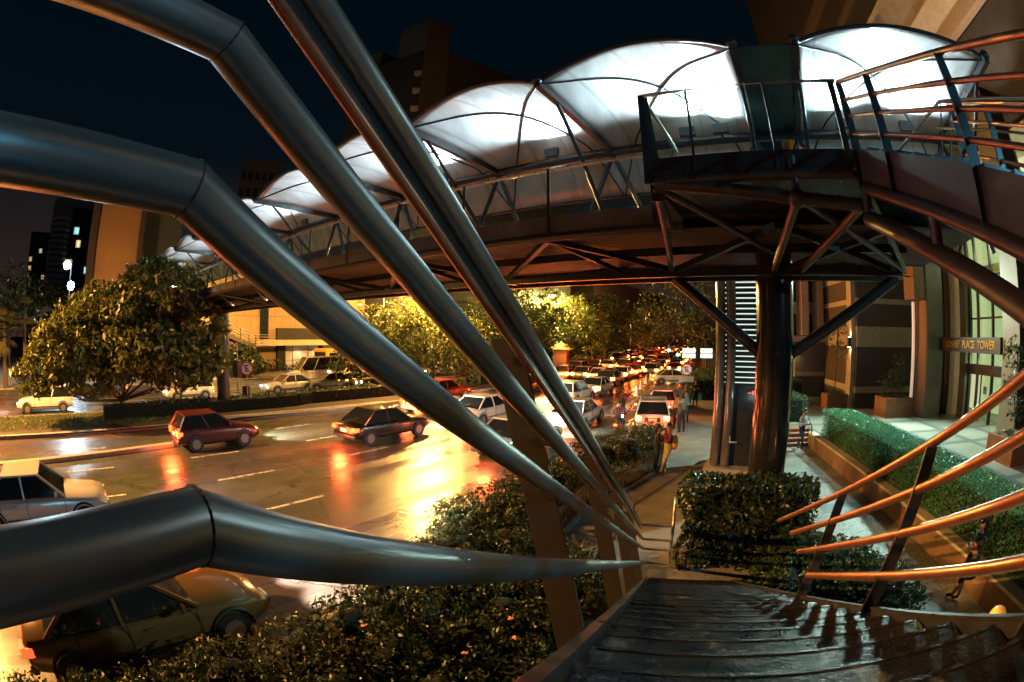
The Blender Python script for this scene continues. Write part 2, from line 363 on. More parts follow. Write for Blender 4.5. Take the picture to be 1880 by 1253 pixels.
# deck & soffit (corrugated)
mb = MB(); mb.prism([B(SL0, P0, DZ), B(SR0, P0, DZ), B(SR0, P1, DZ), B(SL0, P1, DZ)], -UP*0.08); mb.build('deck', M['concrete'], br)
mb = MB(); nc = 26; pw = (P1-P0-0.3)/nc
prof = []
for i in range(nc):
    p = P0+0.15+pw*i; prof += [(p, 6.42), (p+pw*0.35, 6.42), (p+pw*0.5, 6.36), (p+pw*0.85, 6.36)]
vs = []; 
for (p, z) in prof: vs += [B(SL0, p, z), B(SR0, p, z)]
mb.add(vs, [(2*i, 2*i+1, 2*i+3, 2*i+2) for i in range(len(prof)-1)]); mb.build('corrugated_soffit', M['soffit'], br)
for pp, sg in ((P0, -1), (P1, 1)):
    mb = MB(); mb.box(B((SL0+SR0)/2 if sg > 0 else (SL0+PLAT)/2, pp+sg*0.01, 6.66), (SR0-SL0 if sg > 0 else PLAT-SL0, 0.03, 0.36), (BT, BN, UP)); mb.build('fascia', M['fascia'], br)
    mb = MB(); mb.tube([B(SL0, pp+sg*0.02, 6.42), B(SR0 if sg > 0 else PLAT, pp+sg*0.02, 6.42)], 0.085, 16); mb.build('edge_tube', M['btube'], br)
    mb = MB(); mb.tube([B(SL0, pp, 7.86), B(SR0 if sg > 0 else PLAT, pp, 7.86)], 0.035, 12); mb.build('handrail', M['gold'], br)
# posts and glass of the near side (far side: posts too)
k = 0; s = -2.1
while s > SL0:
    mb = MB(); mb.box(B(s, P0-0.03, 7.13), (0.05, 0.03, 1.46), (BT, BN, UP)); mb.build('post', M['dark'], br)
    mb = MB(); mb.box(B(s-1.075, P0, 7.33), (2.07, 0.012, 0.94), (BT, BN, UP)); mb.build('glass_panel', M['glass'], br)
    if k % 1 == 0:
        mb = MB(); mb.box(B(s, P1+0.03, 7.13), (0.05, 0.03, 1.46), (BT, BN, UP)); mb.build('post', M['dark'], br)
    s -= 2.15; k += 1
mb = MB(); mb.box(B((SL0+SR0)/2, P1, 7.33), (SR0-SL0, 0.012, 0.94), (BT, BN, UP)); mb.build('glass_panel', M['glass'], br)
# underside truss
mb = MB(); CH = 5.85
mb.beam(B(-47, 9.5, CH), B(2.9, 9.5, CH), 0.16, 0.2); mb.beam(B(-47, 10.4, CH), B(2.9, 10.4, CH), 0.16, 0.2)
mb.split('lower_chord', M['dark'], br)
mb = MB(); mb.beam(B(-47, 9.0, 6.2), B(2.9, 9.0, 6.2), 0.12, 0.16)
s = -4.3
while s > -46:
    for pc, pe in ((9.5, P0+0.02), (10.4, P1-0.02)):
        mb.beam(B(s, pe, 6.38), B(s-2.0, pc, CH+0.05), 0.11, 0.11); mb.beam(B(s, pe, 6.38), B(s+2.1, pc, CH+0.05), 0.11, 0.11)
        mb.beam(B(s, pe, 6.38), B(s+0.95, pc, CH+0.05), 0.09, 0.09)
    mb.beam(B(s-2.15, 9.5, CH), B(s-2.15, 10.4, CH), 0.1, 0.12); s -= 4.3
for (a, c_) in (((-1.9, P0, 6.38), (-2.2, 9.5, CH)), ((0.1, P0, 6.38), (-2.2, 9.5, CH)), ((0.1, P0, 6.38), (2.7, 9.5, CH)), ((2.4, P0, 6.38), (2.7, 9.5, CH)), ((2.4, P0, 6.38), (0.2, 9.5, CH)), ((-2.2, P1, 6.38), (0, 10.4, CH)), ((2.2, P1, 6.38), (0, 10.4, CH))):
    mb.beam(B(*a), B(*c_), 0.12, 0.12)
mb.split('truss_brace', M['dark'], br)
# column with arms
mb = MB(); mb.tube([B(0, 9.95, 0.0), B(0, 9.95, 6.3)], 0.42, 40); mb.tube([B(0, 9.95, 0), B(0, 9.95, 0.12)], 0.55, 32)
col = mb.build('column', mat('glossy dark painted column', (0.03, 0.028, 0.027), 0.16, 0.5, 0.25, 3, 0.03, 25, coat=0.5), br)
for sx_ in (-1, 1):
    mb = MB(); mb.tube([B(0.3*sx_, 9.95, 4.15), B((2.25 if sx_ < 0 else 2.9)*sx_, 9.95, 5.78)], 0.125, 20); mb.build('strut', M['dark'], br)
mb = MB(); mb.tube([B(-26.5, 9.95, 0), B(-26.5, 9.95, 6.3)], 0.42, 24); mb.build('column', M['dark'], br)
# platform
pl = [(-1.58, 5.67), (1.2, 5.70), (3.3, 5.9), (3.6, 7.0), (3.6, P0), (-1.58, P0)]
PA, PB_, PC = Vector((-0.16, 5.87, 0)), Vector((2.60, 5.20, 0)), Vector((4.65, 5.10, 0))
poly = [PA, PB_, PC, PC+Vector((0.6, 2.6, 0)), B(PLAT, P0, 0)]
mb = MB(); mb.prism([Vector((p.x, p.y, DZ)) for p in poly], -UP*0.10); mb.build('platform', M['dark'], br)
mb = MB()
for a, b_ in ((PA, PB_), (B(PLAT, P0, 0), PA)):
    mb.prism([Vector((a.x, a.y, 6.84)), Vector((b_.x, b_.y, 6.84)), Vector((b_.x, b_.y, 6.58)), Vector((a.x, a.y, 6.58))], (b_-a).cross(UP).normalized()*0.02)
mb.split('platform_fascia', M['dark'], br)
mb = MB(); pr = 0.075
zz = 6.50; mb.tube([Vector((PA.x+0.25, PA.y-0.06, zz)), Vector((PB_.x-0.05, PB_.y, zz))], pr, 16)
nd = PA.lerp(PB_, 0.69); ND = Vector((nd.x, nd.y, 6.19))
mb.tube([Vector((nd.x, nd.y, 6.75)), ND], 0.06, 16); mb.sphere(ND, 0.13, 16)
mb.tube([Vector((PA.x+0.1, PA.y, 6.5)), ND], 0.085, 16); mb.tube([ND, Vector((PB_.x, PB_.y, 6.10))], 0.085, 16)
mb.tube([Vector((PA.x+0.08, PA.y, 6.55)), Vector((PA.x+0.30, PA.y+1.9, 6.35))], 0.05, 12)
mb.tube([ND, B(0.0, 9.5, CH)], 0.07, 16); mb.tube([Vector((PB_.x, PB_.y, 6.10)), B(0.6, 9.5, CH)], 0.07, 16)
mb.tube([Vector((PA.x+0.1, PA.y, 6.45)), B(0.0, 9.0, 6.1)], 0.05, 12); mb.tube([Vector((PA.x+0.1, PA.y, 6.45)), B(-2.2, 9.5, CH+0.1)], 0.05, 12)
mb.tube([Vector((PB_.x, PB_.y, 6.5)), B(3.0, 9.5, CH)], 0.06, 12); mb.tube([ND, B(3.0, 9.5, CH)], 0.05, 12)
mb.split('platform_tube', M['btube'], br)
# platform balustrade
RZ = 7.86
mb = MB(); mb.tube([B(PLAT, P0, RZ), Vector((PA.x, PA.y, RZ)), Vector((PB_.x, PB_.y, RZ))], 0.035, 16); mb.build('handrail', M['gold'], br)
for f in (0.0, 0.23, 0.62, 0.97):
    p = PA.lerp(PB_, f); wd = 0.09 if f in (0.0, 0.97) else 0.035
    mb = MB(); mb.box((p.x, p.y-0.02, 7.17), (wd, 0.03, 1.36)); mb.build('post', M['dark'], br)
pq = B(PLAT, P0, 0)
mb = MB(); mb.prism([Vector((PA.x-0.03, PA.y, RZ)), Vector((PA.x+0.09, PA.y, RZ)), Vector((PA.x+0.22, PA.y+0.15, 6.3)), Vector((PA.x+0.03, PA.y+0.15, 6.3))], Vector((0, 0.03, 0))); mb.build('post', M['post'], br)
for a, b_ in ((PA, PA.lerp(PB_, 0.62)), (PA.lerp(PB_, 0.62), PB_), (pq, PA)):
    mb = MB(); d = (b_-a).normalized(); a2 = a+d*0.03; b2 = b_-d*0.03
    mb.prism([Vector((a2.x, a2.y, 7.80)), Vector((b2.x, b2.y, 7.80)), Vector((b2.x, b2.y, 6.86)), Vector((a2.x, a2.y, 6.86))], d.cross(UP)*0.012); mb.build('glass_panel', M['glass'], br)
# inner railing of the platform
mb = MB(); q0, q1, q2 = D(1645, 282, 8.2), D(1724, 187, 7.6), D(1900, 180, 6.6)
mb.tube([q0, q1, q2], 0.03, 14)
mb.tube([D(1722, 235, 7.6), D(1900, 248, 6.6)], 0.022, 12)
for f, x_ in ((0, 1726), (1, 1742)): mb.beam(D(x_, 190, 7.6), D(x_+4, 290, 7.6), 0.06, 0.02)
mb.split('inner_rail', M['tube'], br)

# ---- membrane roof
mem = bpy.data.materials.new('white tensioned membrane'); mem.use_nodes = True; n = mem.node_tree; n.nodes.clear()
o = n.nodes.new('ShaderNodeOutputMaterial'); d = n.nodes.new('ShaderNodeBsdfDiffuse'); d.inputs[0].default_value = (0.82, 0.83, 0.82, 1)
t = n.nodes.new('ShaderNodeBsdfTranslucent'); t.inputs[0].default_value = (0.8, 0.82, 0.82, 1); g = n.nodes.new('ShaderNodeBsdfGlossy'); g.inputs['Roughness'].default_value = 0.33
mx = n.nodes.new('ShaderNodeMixShader'); mx.inputs[0].default_value = 0.12; m2 = n.nodes.new('ShaderNodeMixShader'); m2.inputs[0].default_value = 0.10
nz = n.nodes.new('ShaderNodeTexNoise'); nz.inputs['Scale'].default_value = 1.3; nz.inputs['Detail'].default_value = 3; tcn = n.nodes.new('ShaderNodeTexCoord'); n.links.new(tcn.outputs['Object'], nz.inputs['Vector'])
bp = n.nodes.new('ShaderNodeBump'); bp.inputs['Strength'].default_value = 0.25; bp.inputs['Distance'].default_value = 0.08; n.links.new(nz.outputs['Fac'], bp.inputs['Height'])
for q in (d, g): n.links.new(bp.outputs[0], q.inputs['Normal'])
mpw = n.nodes.new('ShaderNodeMapping'); mpw.inputs['Rotation'].default_value = (0, 0, BZ); n.links.new(tcn.outputs['Object'], mpw.inputs[0])
wv = n.nodes.new('ShaderNodeTexWave'); wv.wave_type = 'BANDS'; wv.bands_direction = 'X'; wv.inputs['Scale'].default_value = 0.30; wv.inputs['Distortion'].default_value = 0.0; n.links.new(mpw.outputs[0], wv.inputs['Vector'])
rw = n.nodes.new('ShaderNodeValToRGB'); rw.color_ramp.elements[0].position = 0.975; rw.color_ramp.elements[0].color = (1, 1, 1, 1); rw.color_ramp.elements[1].position = 1.0; rw.color_ramp.elements[1].color = (.72, .72, .72, 1); n.links.new(wv.outputs['Fac'], rw.inputs[0])
ns = n.nodes.new('ShaderNodeTexNoise'); ns.inputs['Scale'].default_value = 0.8; ns.inputs['Detail'].default_value = 8; mps = n.nodes.new('ShaderNodeMapping'); mps.inputs['Rotation'].default_value = (0, 0, BZ); mps.inputs['Scale'].default_value = (3, .6, 1); n.links.new(tcn.outputs['Object'], mps.inputs[0]); n.links.new(mps.outputs[0], ns.inputs['Vector'])
rs = n.nodes.new('ShaderNodeValToRGB'); rs.color_ramp.elements[0].position = 0.35; rs.color_ramp.elements[0].color = (.58, .59, .57, 1); rs.color_ramp.elements[1].position = 0.6; rs.color_ramp.elements[1].color = (.84, .85, .84, 1); n.links.new(ns.outputs['Fac'], rs.inputs[0])
ml = n.nodes.new('ShaderNodeMix'); ml.data_type = 'RGBA'; ml.blend_type = 'MULTIPLY'; ml.inputs[0].default_value = 1; n.links.new(rs.outputs[0], ml.inputs[6]); n.links.new(rw.outputs[0], ml.inputs[7]); n.links.new(ml.outputs[2], d.inputs[0])
n.links.new(d.outputs[0], mx.inputs[1]); n.links.new(t.outputs[0], mx.inputs[2]); n.links.new(mx.outputs[0], m2.inputs[1]); n.links.new(g.outputs[0], m2.inputs[2]); n.links.new(m2.outputs[0], o.inputs[0])
CP0, CP1, CZ = 7.45, 11.6, 9.80
nodes = [-0.15, -4.25, -8.15, -12.6, -17.0, -21.4, -25.8, -30.2, -34.6, -39.0, -43.4]
bays = [(nodes[i+1], nodes[i]) for i in range(len(nodes)-1)]+[(1.10, 5.6)]
HE, HC = 0.46, 0.60
def czf(u, v): return CZ+4*u*(1-u)*(HE*(1-v)+HC*4*v*(1-v))-1.15*max(0, (v-.80)/.20)**1.5
for bi, (sa, sb) in enumerate(bays):
    fn = lambda u, v: B(sa+(sb-sa)*u, CP0+(CP1+1.0-CP0)*v, czf(u, v))
    mb = MB(); mb.grid(fn, 20, 16); cv = mb.build('roof_membrane', mem, br)
    so = cv.modifiers.new('thick', 'SOLIDIFY'); so.thickness = 0.012; so.offset = 0
    mb = MB(); mb.tube([fn(i/24, 0)+UP*0.0 for i in range(25)], 0.05, 10); mb.tube([fn(i/24, 1) for i in range(25)], 0.04, 8); mb.split('edge_arch', M['dark'], br)
    mb = MB(); dn = UP*0.035
    mb.tube([fn(i/24, i/24)-dn for i in range(25)], 0.024, 8); mb.tube([fn(1-i/24, i/24)-dn for i in range(25)], 0.024, 8); mb.split('cross_rib', M['dark'], br)
for sN in nodes+[1.10, 5.6]:
    mb = MB(); mb.beam(B(sN, CP0-0.05, CZ-0.02), B(sN, CP1+0.1, CZ-0.06), 0.14, 0.2); mb.sphere(B(sN, CP0-0.05, CZ+0.04), 0.12, 10)
    mb.build('cross_beam', M['dark'], br)
    mb = MB()
    mb.tube([B(sN, 11.7, CZ-0.15), B(sN-1.3, 11.75, DZ)], 0.07, 12); mb.tube([B(sN, 11.7, CZ-0.15), B(sN+1.3, 11.75, DZ)], 0.07, 12)
    mb.tube([B(sN, 9.9, 8.4), B(sN, 8.3, CZ-0.1)], 0.05, 10); mb.tube([B(sN, 11.8, DZ), B(sN, 9.9, 8.4)], 0.06, 10)
    mb.split('roof_support', M['dark'], br)
mb = MB(); mb.tube([B(-44, CP1+0.05, CZ-0.08), B(6.2, CP1+0.05, CZ-0.08)], 0.13, 16); mb.build('eave_tube', M['dark'], br)
mb = MB(); mb.prism([B(-0.10, CP0+0.1, CZ+0.03), B(1.05, CP0+0.1, CZ+0.03), B(1.05, CP1, CZ+0.03), B(-0.10, CP1, CZ+0.03)], UP*0.02)
mb.build('glass_roof_panel', mat('teal tinted roof glass', (0.01, 0.07, 0.085), 0.25, 0.0, 0.2, 2, spec=0.4), br)
# floodlights on the eave tube, one or two per bay
lens = emat('floodlight lens', (0.85, 0.97, 1.0), 12)
def flood(s, aim=None, power=90):
    mb = MB(); c0 = B(s, CP1-0.50, CZ-0.02); ax = (BT, (BN*0.5+UP*-0.86).normalized(), BT.cross((BN*0.5+UP*-0.86).normalized()))
    mb.box(c0, (0.42, 0.14, 0.26), (BT, BN, UP)); mb.beam(B(s, CP1-0.02, CZ-0.08), c0, 0.06, 0.02)
    fl = mb.build('floodlight', M['dark'], br)
    mb = MB(); mb.box(c0+UP*0.135, (0.36, 0.10, 0.006), (BT, BN, UP)); mb.build('lens', lens, fl)
    light('floodlight_lamp', 'SPOT', c0+UP*0.16-BN*0.05, power, COOL, br, 0.12, (-BN*0.75+UP*0.6), R(165), 0.8)
FL = 1450
for bi, (sa, sb) in enumerate(bays[:9]): flood((sa+sb)/2+0.3, power=FL); 
flood(-1.0, power=FL*0.6); flood(2.4, power=FL); flood(4.3, power=FL)
for sx_ in (-1.0, -5.5, -10.0, -14.5, -19.0, -24.0, 3.0):     # downlights along the walkway, fixed under the cross ribs
    light('walkway_lamp', 'SPOT', B(sx_, 9.9, CZ+0.2), 90, COOL, br, 0.1, (0, 0, -1), R(140), 0.8)
# ================================================================== foliage helpers
def leaf_mesh(name, cen, size, m, parent=None, seed=1, normals=None, flat=0.0, asp=0.42):
    g = np.random.default_rng(seed); N = len(cen); sz = size*(0.6+0.8*g.random(N))
    d = g.normal(size=(N, 3))
    if normals is not None: d = d*0.75+normals*0.9
    d[:, 2] *= (1-flat); d /= np.linalg.norm(d, axis=1)[:, None]
    q = g.normal(size=(N, 3)); q -= (q*d).sum(1)[:, None]*d; q /= np.linalg.norm(q, axis=1)[:, None]
    nn = np.cross(d, q)
    a = cen-d*sz[:, None]*0.5; b_ = cen+q*sz[:, None]*asp*0.5+nn*sz[:, None]*0.06; c_ = cen+d*sz[:, None]*0.5-nn*sz[:, None]*0.05; e_ = cen-q*sz[:, None]*asp*0.5+nn*sz[:, None]*0.06
    if parent is not None and '_o' in parent:
        o0 = np.array(list(parent['_o'])); a, b_, c_, e_ = a-o0, b_-o0, c_-o0, e_-o0
    co = np.stack([a, b_, c_, e_], 1).reshape(-1).astype(np.float32)
    me = bpy.data.meshes.new(name); me.vertices.add(4*N); me.vertices.foreach_set('co', co)
    me.loops.add(4*N); me.loops.foreach_set('vertex_index', np.arange(4*N, dtype=np.int32))
    me.polygons.add(N); me.polygons.foreach_set('loop_start', np.arange(0, 4*N, 4, dtype=np.int32))
    try: me.polygons.foreach_set('loop_total', np.full(N, 4, dtype=np.int32))
    except Exception: pass
    me.update(calc_edges=True); me.materials.append(m)
    o = bpy.data.objects.new(name, me); C.objects.link(o)
    if parent is not None:
        o.parent = parent
        if '_o' in parent: o['_o'] = parent['_o']
    return o
def lobe_points(lobes, clumps, per, cr, seed=3, fill=0.35):
    g = np.random.default_rng(seed); P = []; Nn = []
    vol = np.array([l[1][0]*l[1][1]*l[1][2] for l in lobes])**0.7; vol = vol/vol.sum()
    for (c, r), f in zip(lobes, vol):
        k = max(3, int(clumps*f)); u = g.normal(size=(k, 3)); u /= np.linalg.norm(u, axis=1)[:, None]
        rad = np.where(g.random(k) < fill, g.random(k)**0.5, 0.88+0.16*g.random(k))
        cc = np.array(c)+u*rad[:, None]*np.array(r)
        for j in range(k):
            n_ = int(per*(0.5+g.random())); R_ = cr*(0.6+0.9*g.random())
            v = g.normal(size=(n_, 3)); v /= np.linalg.norm(v, axis=1)[:, None]; v *= (g.random(n_)**0.45)[:, None]*R_; v[:, 2] *= 0.7
            P.append(cc[j]+v); Nn.append(np.repeat(u[j][None], n_, 0))
    return np.concatenate(P), np.concatenate(Nn)
BARK = mat('bark', (0.06, 0.042, 0.028), 0.85, 0, 0.4, 8, 0.8, 18, stretch=(1, 1, 0.25))
def tree(name, label, cat, base, lobes, leaf, size, clumps, per, cr, seed=1, trunk_r=0.2, split=0.3, nb=7, group=None, multi=1, fill=0.35):
    base = Vector(base); t = wthing(name, label, cat, base, group); g = random.Random(seed)
    P, Nn = lobe_points(lobes, clumps, per, cr, seed, fill)
    P = P[P[:, 2] > base.z+0.35]
    Nn = None
    leaf_mesh('crown', P, size, leaf, t, seed)
    mb = MB(); cmean = Vector(np.mean([np.array(l[0]) for l in lobes], axis=0))
    fork = base.lerp(Vector((base.x, base.y, cmean.z)), split)
    for k in range(multi):
        off = Vector((g.uniform(-.25, .25), g.uniform(-.25, .25), 0))*(multi > 1)
        if multi == 1: mb.tube([base, base.lerp(fork, .5)+Vector((g.uniform(-.05, .05), g.uniform(-.05, .05), 0)), fork], [trunk_r*1.25, trunk_r, trunk_r*.85], 10)
        for j in range(nb):
            c, r = lobes[(j+k) % len(lobes)]; tg = Vector(c)+Vector((g.uniform(-.5, .5)*r[0], g.uniform(-.5, .5)*r[1], g.uniform(-.3, .6)*r[2]))
            s_ = base+off if multi > 1 else fork
            mid = s_.lerp(tg, .5)+Vector((0, 0, -0.08*(tg-s_).length)); 
            mb.tube([s_, s_.lerp(mid, .55), mid, tg], [trunk_r*.6, trunk_r*.45, trunk_r*.3, trunk_r*.08], 7)
    mb.build('trunk', BARK, t)
    return t
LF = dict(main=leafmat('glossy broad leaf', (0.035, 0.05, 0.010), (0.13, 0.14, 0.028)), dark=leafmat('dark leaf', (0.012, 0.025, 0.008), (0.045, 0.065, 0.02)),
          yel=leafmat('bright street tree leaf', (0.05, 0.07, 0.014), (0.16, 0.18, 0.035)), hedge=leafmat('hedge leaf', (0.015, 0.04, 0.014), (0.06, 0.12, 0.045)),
          rose=leafmat('rose bush leaf', (0.012, 0.024, 0.008), (0.05, 0.075, 0.024)), grass=leafmat('grass blade', (0.05, 0.08, 0.012), (0.12, 0.16, 0.03)), palm=leafmat('palm frond', (0.05, 0.05, 0.02), (0.11, 0.10, 0.04)))
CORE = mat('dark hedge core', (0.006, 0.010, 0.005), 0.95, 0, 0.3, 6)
def hedge(name, label, cat, poly, z0, z1, leaf, dens=420, size=0.06, seed=2, group=None, rnd_=0.0, lump=0.05):
    """clipped hedge over a plan polygon (list of (x,y)), leaves over top and sides"""
    cx = sum(p[0] for p in poly)/len(poly); cyy = sum(p[1] for p in poly)/len(poly)
    t = wthing(name, label, cat, (cx, cyy, z0), group); g = np.random.default_rng(seed)
    sh = 0.92
    mb = MB(); mb.prism([Vector((x-math.copysign(min(.2, abs(x-cx)*.5), x-cx), y-math.copysign(min(.2, abs(y-cyy)*.5), y-cyy), z0)) for x, y in poly], UP*(z1-z0-0.2)); mb.build('core', CORE, t)
    P = []; Nn = []
    tri = [(poly[0], poly[i], poly[i+1]) for i in range(1, len(poly)-1)]
    for a, b_, c_ in tri:
        ar = abs((b_[0]-a[0])*(c_[1]-a[1])-(c_[0]-a[0])*(b_[1]-a[1]))/2; k = int(ar*dens*1.6)
        u = g.random(k); v = g.random(k); fl = u+v > 1; u[fl] = 1-u[fl]; v[fl] = 1-v[fl]
        x = a[0]+u*(b_[0]-a[0])+v*(c_[0]-a[0]); y = a[1]+u*(b_[1]-a[1])+v*(c_[1]-a[1])
        P.append(np.stack([x, y, z1-0.03+g.normal(size=k)*0.035+.5*lump*np.sin(x*3.1+1)*np.sin(y*2.3)], 1)); Nn.append(np.tile([0, 0, 1.], (k, 1)))
    for i in range(len(poly)):
        a = np.array(poly[i]); b_ = np.array(poly[(i+1) % len(poly)]); L = np.linalg.norm(b_-a); k = int(L*(z1-z0)*dens)
        u = g.random(k); z = z0+(z1-z0)*g.random(k); nr = np.array([(b_-a)[1], -(b_-a)[0]])/max(L, 1e-6)
        if np.dot(nr, (a+b_)/2-np.array([cx, cyy])) < 0: nr = -nr
        bulge = (lump*np.sin(u*L*2.7+z*4)+g.normal(size=k)*0.035)-rnd_*((z-z0)/(z1-z0))**3
        xy = a+(b_-a)*u[:, None]+nr*bulge[:, None]
        P.append(np.concatenate([xy, z[:, None]], 1)); Nn.append(np.tile([nr[0], nr[1], 0.2], (k, 1)))
    leaf_mesh('foliage', np.concatenate(P), size, leaf, t, seed, np.concatenate(Nn)*0.3, asp=0.55)
    return t
def struct(o): o['kind'] = 'structure'; return o
def sheet(name, pts, z, m):
    mb = MB(); mb.add([Vector((p[0], p[1], z)) for p in pts], [tuple(range(len(pts)))]); return struct(mb.build(name, m))

# ================================================================== ground, avenue, pavements
asph = bpy.data.materials.new('worn asphalt'); asph.use_nodes = True; n = asph.node_tree; b = n.nodes['Principled BSDF']
tcn = n.nodes.new('ShaderNodeTexCoord'); mp = n.nodes.new('ShaderNodeMapping'); mp.inputs['Rotation'].default_value = (0, 0, R(14)); n.links.new(tcn.outputs['Object'], mp.inputs[0])
m2_ = n.nodes.new('ShaderNodeMapping'); m2_.inputs['Scale'].default_value = (1.0, 0.05, 1); n.links.new(mp.outputs[0], m2_.inputs[0])
n1 = n.nodes.new('ShaderNodeTexNoise'); n1.inputs['Scale'].default_value = 1.1; n1.inputs['Detail'].default_value = 7; n.links.new(m2_.outputs[0], n1.inputs['Vector'])
n2 = n.nodes.new('ShaderNodeTexNoise'); n2.inputs['Scale'].default_value = 45; n2.inputs['Detail'].default_value = 5; n.links.new(mp.outputs[0], n2.inputs['Vector'])
n4 = n.nodes.new('ShaderNodeTexNoise'); n4.inputs['Scale'].default_value = 0.35; n4.inputs['Detail'].default_value = 6; n.links.new(mp.outputs[0], n4.inputs['Vector'])
ad = n.nodes.new('ShaderNodeMath'); ad.operation = 'ADD'; n.links.new(n1.outputs['Fac'], ad.inputs[0]); n.links.new(n4.outputs['Fac'], ad.inputs[1])
hf = n.nodes.new('ShaderNodeMath'); hf.operation = 'MULTIPLY'; hf.inputs[1].default_value = 0.5; n.links.new(ad.outputs[0], hf.inputs[0])
rp = n.nodes.new('ShaderNodeValToRGB'); n.links.new(hf.outputs[0], rp.inputs[0]); rp.color_ramp.elements[0].position = 0.35; rp.color_ramp.elements[0].color = (0.045, 0.043, 0.042, 1); rp.color_ramp.elements[1].position = 0.62; rp.color_ramp.elements[1].color = (0.13, 0.122, 0.115, 1)
vo_ = n.nodes.new('ShaderNodeTexVoronoi'); vo_.feature = 'DISTANCE_TO_EDGE'; vo_.inputs['Scale'].default_value = 0.45
nw_ = n.nodes.new('ShaderNodeTexNoise'); nw_.inputs['Scale'].default_value = 3; nw_.inputs['Detail'].default_value = 6; n.links.new(mp.outputs[0], nw_.inputs['Vector'])
mw_ = n.nodes.new('ShaderNodeMix'); mw_.data_type = 'RGBA'; mw_.blend_type = 'ADD'; mw_.inputs[0].default_value = .5; n.links.new(mp.outputs[0], mw_.inputs[6]); n.links.new(nw_.outputs['Color'], mw_.inputs[7]); n.links.new(mw_.outputs[2], vo_.inputs['Vector'])
rc_ = n.nodes.new('ShaderNodeValToRGB'); rc_.color_ramp.elements[0].color = (.35, .35, .35, 1); rc_.color_ramp.elements[0].position = .004; rc_.color_ramp.elements[1].position = .016; rc_.color_ramp.elements[1].color = (1, 1, 1, 1); n.links.new(vo_.outputs[0], rc_.inputs[0])
vp_ = n.nodes.new('ShaderNodeTexVoronoi'); vp_.inputs['Scale'].default_value = .22; vp_.distance = 'CHEBYCHEV'; n.links.new(mp.outputs[0], vp_.inputs['Vector'])
mx_ = n.nodes.new('ShaderNodeMix'); mx_.data_type = 'RGBA'; mx_.blend_type = 'MULTIPLY'; mx_.inputs[0].default_value = .9; n.links.new(rp.outputs[0], mx_.inputs[6]); n.links.new(rc_.outputs[0], mx_.inputs[7])
sp_ = n.nodes.new('ShaderNodeTexNoise'); sp_.inputs['Scale'].default_value = 120; n.links.new(mp.outputs[0], sp_.inputs['Vector'])
my_ = n.nodes.new('ShaderNodeMix'); my_.data_type = 'RGBA'; my_.blend_type = 'OVERLAY'; my_.inputs[0].default_value = .55; n.links.new(mx_.outputs[2], my_.inputs[6]); n.links.new(sp_.outputs['Fac'], my_.inputs[7])
mz_ = n.nodes.new('ShaderNodeMix'); mz_.data_type = 'RGBA'; mz_.blend_type = 'MULTIPLY'; mz_.inputs[0].default_value = .35; n.links.new(my_.outputs[2], mz_.inputs[6]); n.links.new(vp_.outputs['Color'], mz_.inputs[7])
n.links.new(mz_.outputs[2], b.inputs['Base Color'])
mr = n.nodes.new('ShaderNodeMapRange'); mr.inputs[1].default_value = 0.35; mr.inputs[2].default_value = 0.65; mr.inputs[3].default_value = 0.45; mr.inputs[4].default_value = 0.17; n.links.new(n1.outputs['Fac'], mr.inputs[0]); n.links.new(mr.outputs[0], b.inputs['Roughness'])
b.inputs['Anisotropic'].default_value = 0.0
bp = n.nodes.new('ShaderNodeBump'); bp.inputs['Strength'].default_value = 0.35; bp.inputs['Distance'].default_value = 0.01; n.links.new(n2.outputs['Fac'], bp.inputs['Height']); n.links.new(bp.outputs[0], b.inputs['Normal'])
RZ0 = -0.13
sheet('ground', [(-900, -300), (900, -300), (900, 1500), (-900, 1500)], -0.20, mat('dark earth', (0.03, 0.028, 0.022), 0.9, 0, 0.3, 0.4))
far = [(-9, 150), (12.5, 150)]
roadL = [B(-47, -60), B(-47, 30)] if False else None
def bp2(s, p): v = B(s, p, 0); return (v.x, v.y)
K = [bp2(-5.1, -60), bp2(-5.2, 1.5), bp2(-6.0, 5.5), bp2(-6.75, 9.0), (-3.6, 13.2), (-2.5, 15.6), (-1.1, 18.2), (0.55, 20.4), (1.05, 26), (1.6, 31), (2.6, 36), (3.4, 45), (5.2, 65), (12.5, 150), (32, 380)]
MN = [bp2(-23.9, -60), bp2(-23.9, 4), bp2(-24.1, 12), (-21.0, 15.2), (-18.4, 22.4), (-14.6, 35.7), (-13.6, 50.3), (-12.4, 70), (-8, 150), (12, 380)]
MF = [bp2(-29.3, -60), bp2(-29.3, 4), bp2(-29.0, 16), (-22.4, 28), (-20.3, 37), (-18.8, 52), (-17.2, 70), (-12, 150), (8, 380)]
OF = [bp2(-45, -60), bp2(-45, 30), bp2(-44, 60), (-36, 110), (-26, 150), (-6, 380)]
sheet('road', K+OF[::-1], RZ0, asph)
pavm = mat('pavement concrete', (0.16, 0.145, 0.125), 0.75, 0, 0.3, 1.6, 0.35, 50, c2=(0.26, 0.24, 0.21), rvar=0.1)
mosm = bpy.data.materials.new('pale mosaic stone'); mosm.use_nodes = True; n = mosm.node_tree; b = n.nodes['Principled BSDF']; b.inputs['Roughness'].default_value = 0.6
vo = n.nodes.new('ShaderNodeTexVoronoi'); vo.inputs['Scale'].default_value = 9; vo.feature = 'DISTANCE_TO_EDGE'; tcn = n.nodes.new('ShaderNodeTexCoord'); n.links.new(tcn.outputs['Object'], vo.inputs['Vector'])
rp = n.nodes.new('ShaderNodeValToRGB'); rp.color_ramp.elements[0].position = 0.02; rp.color_ramp.elements[0].color = (0.13, 0.13, 0.115, 1); rp.color_ramp.elements[1].position = 0.09; rp.color_ramp.elements[1].color = (0.36, 0.36, 0.32, 1); n.links.new(vo.outputs[0], rp.inputs[0])
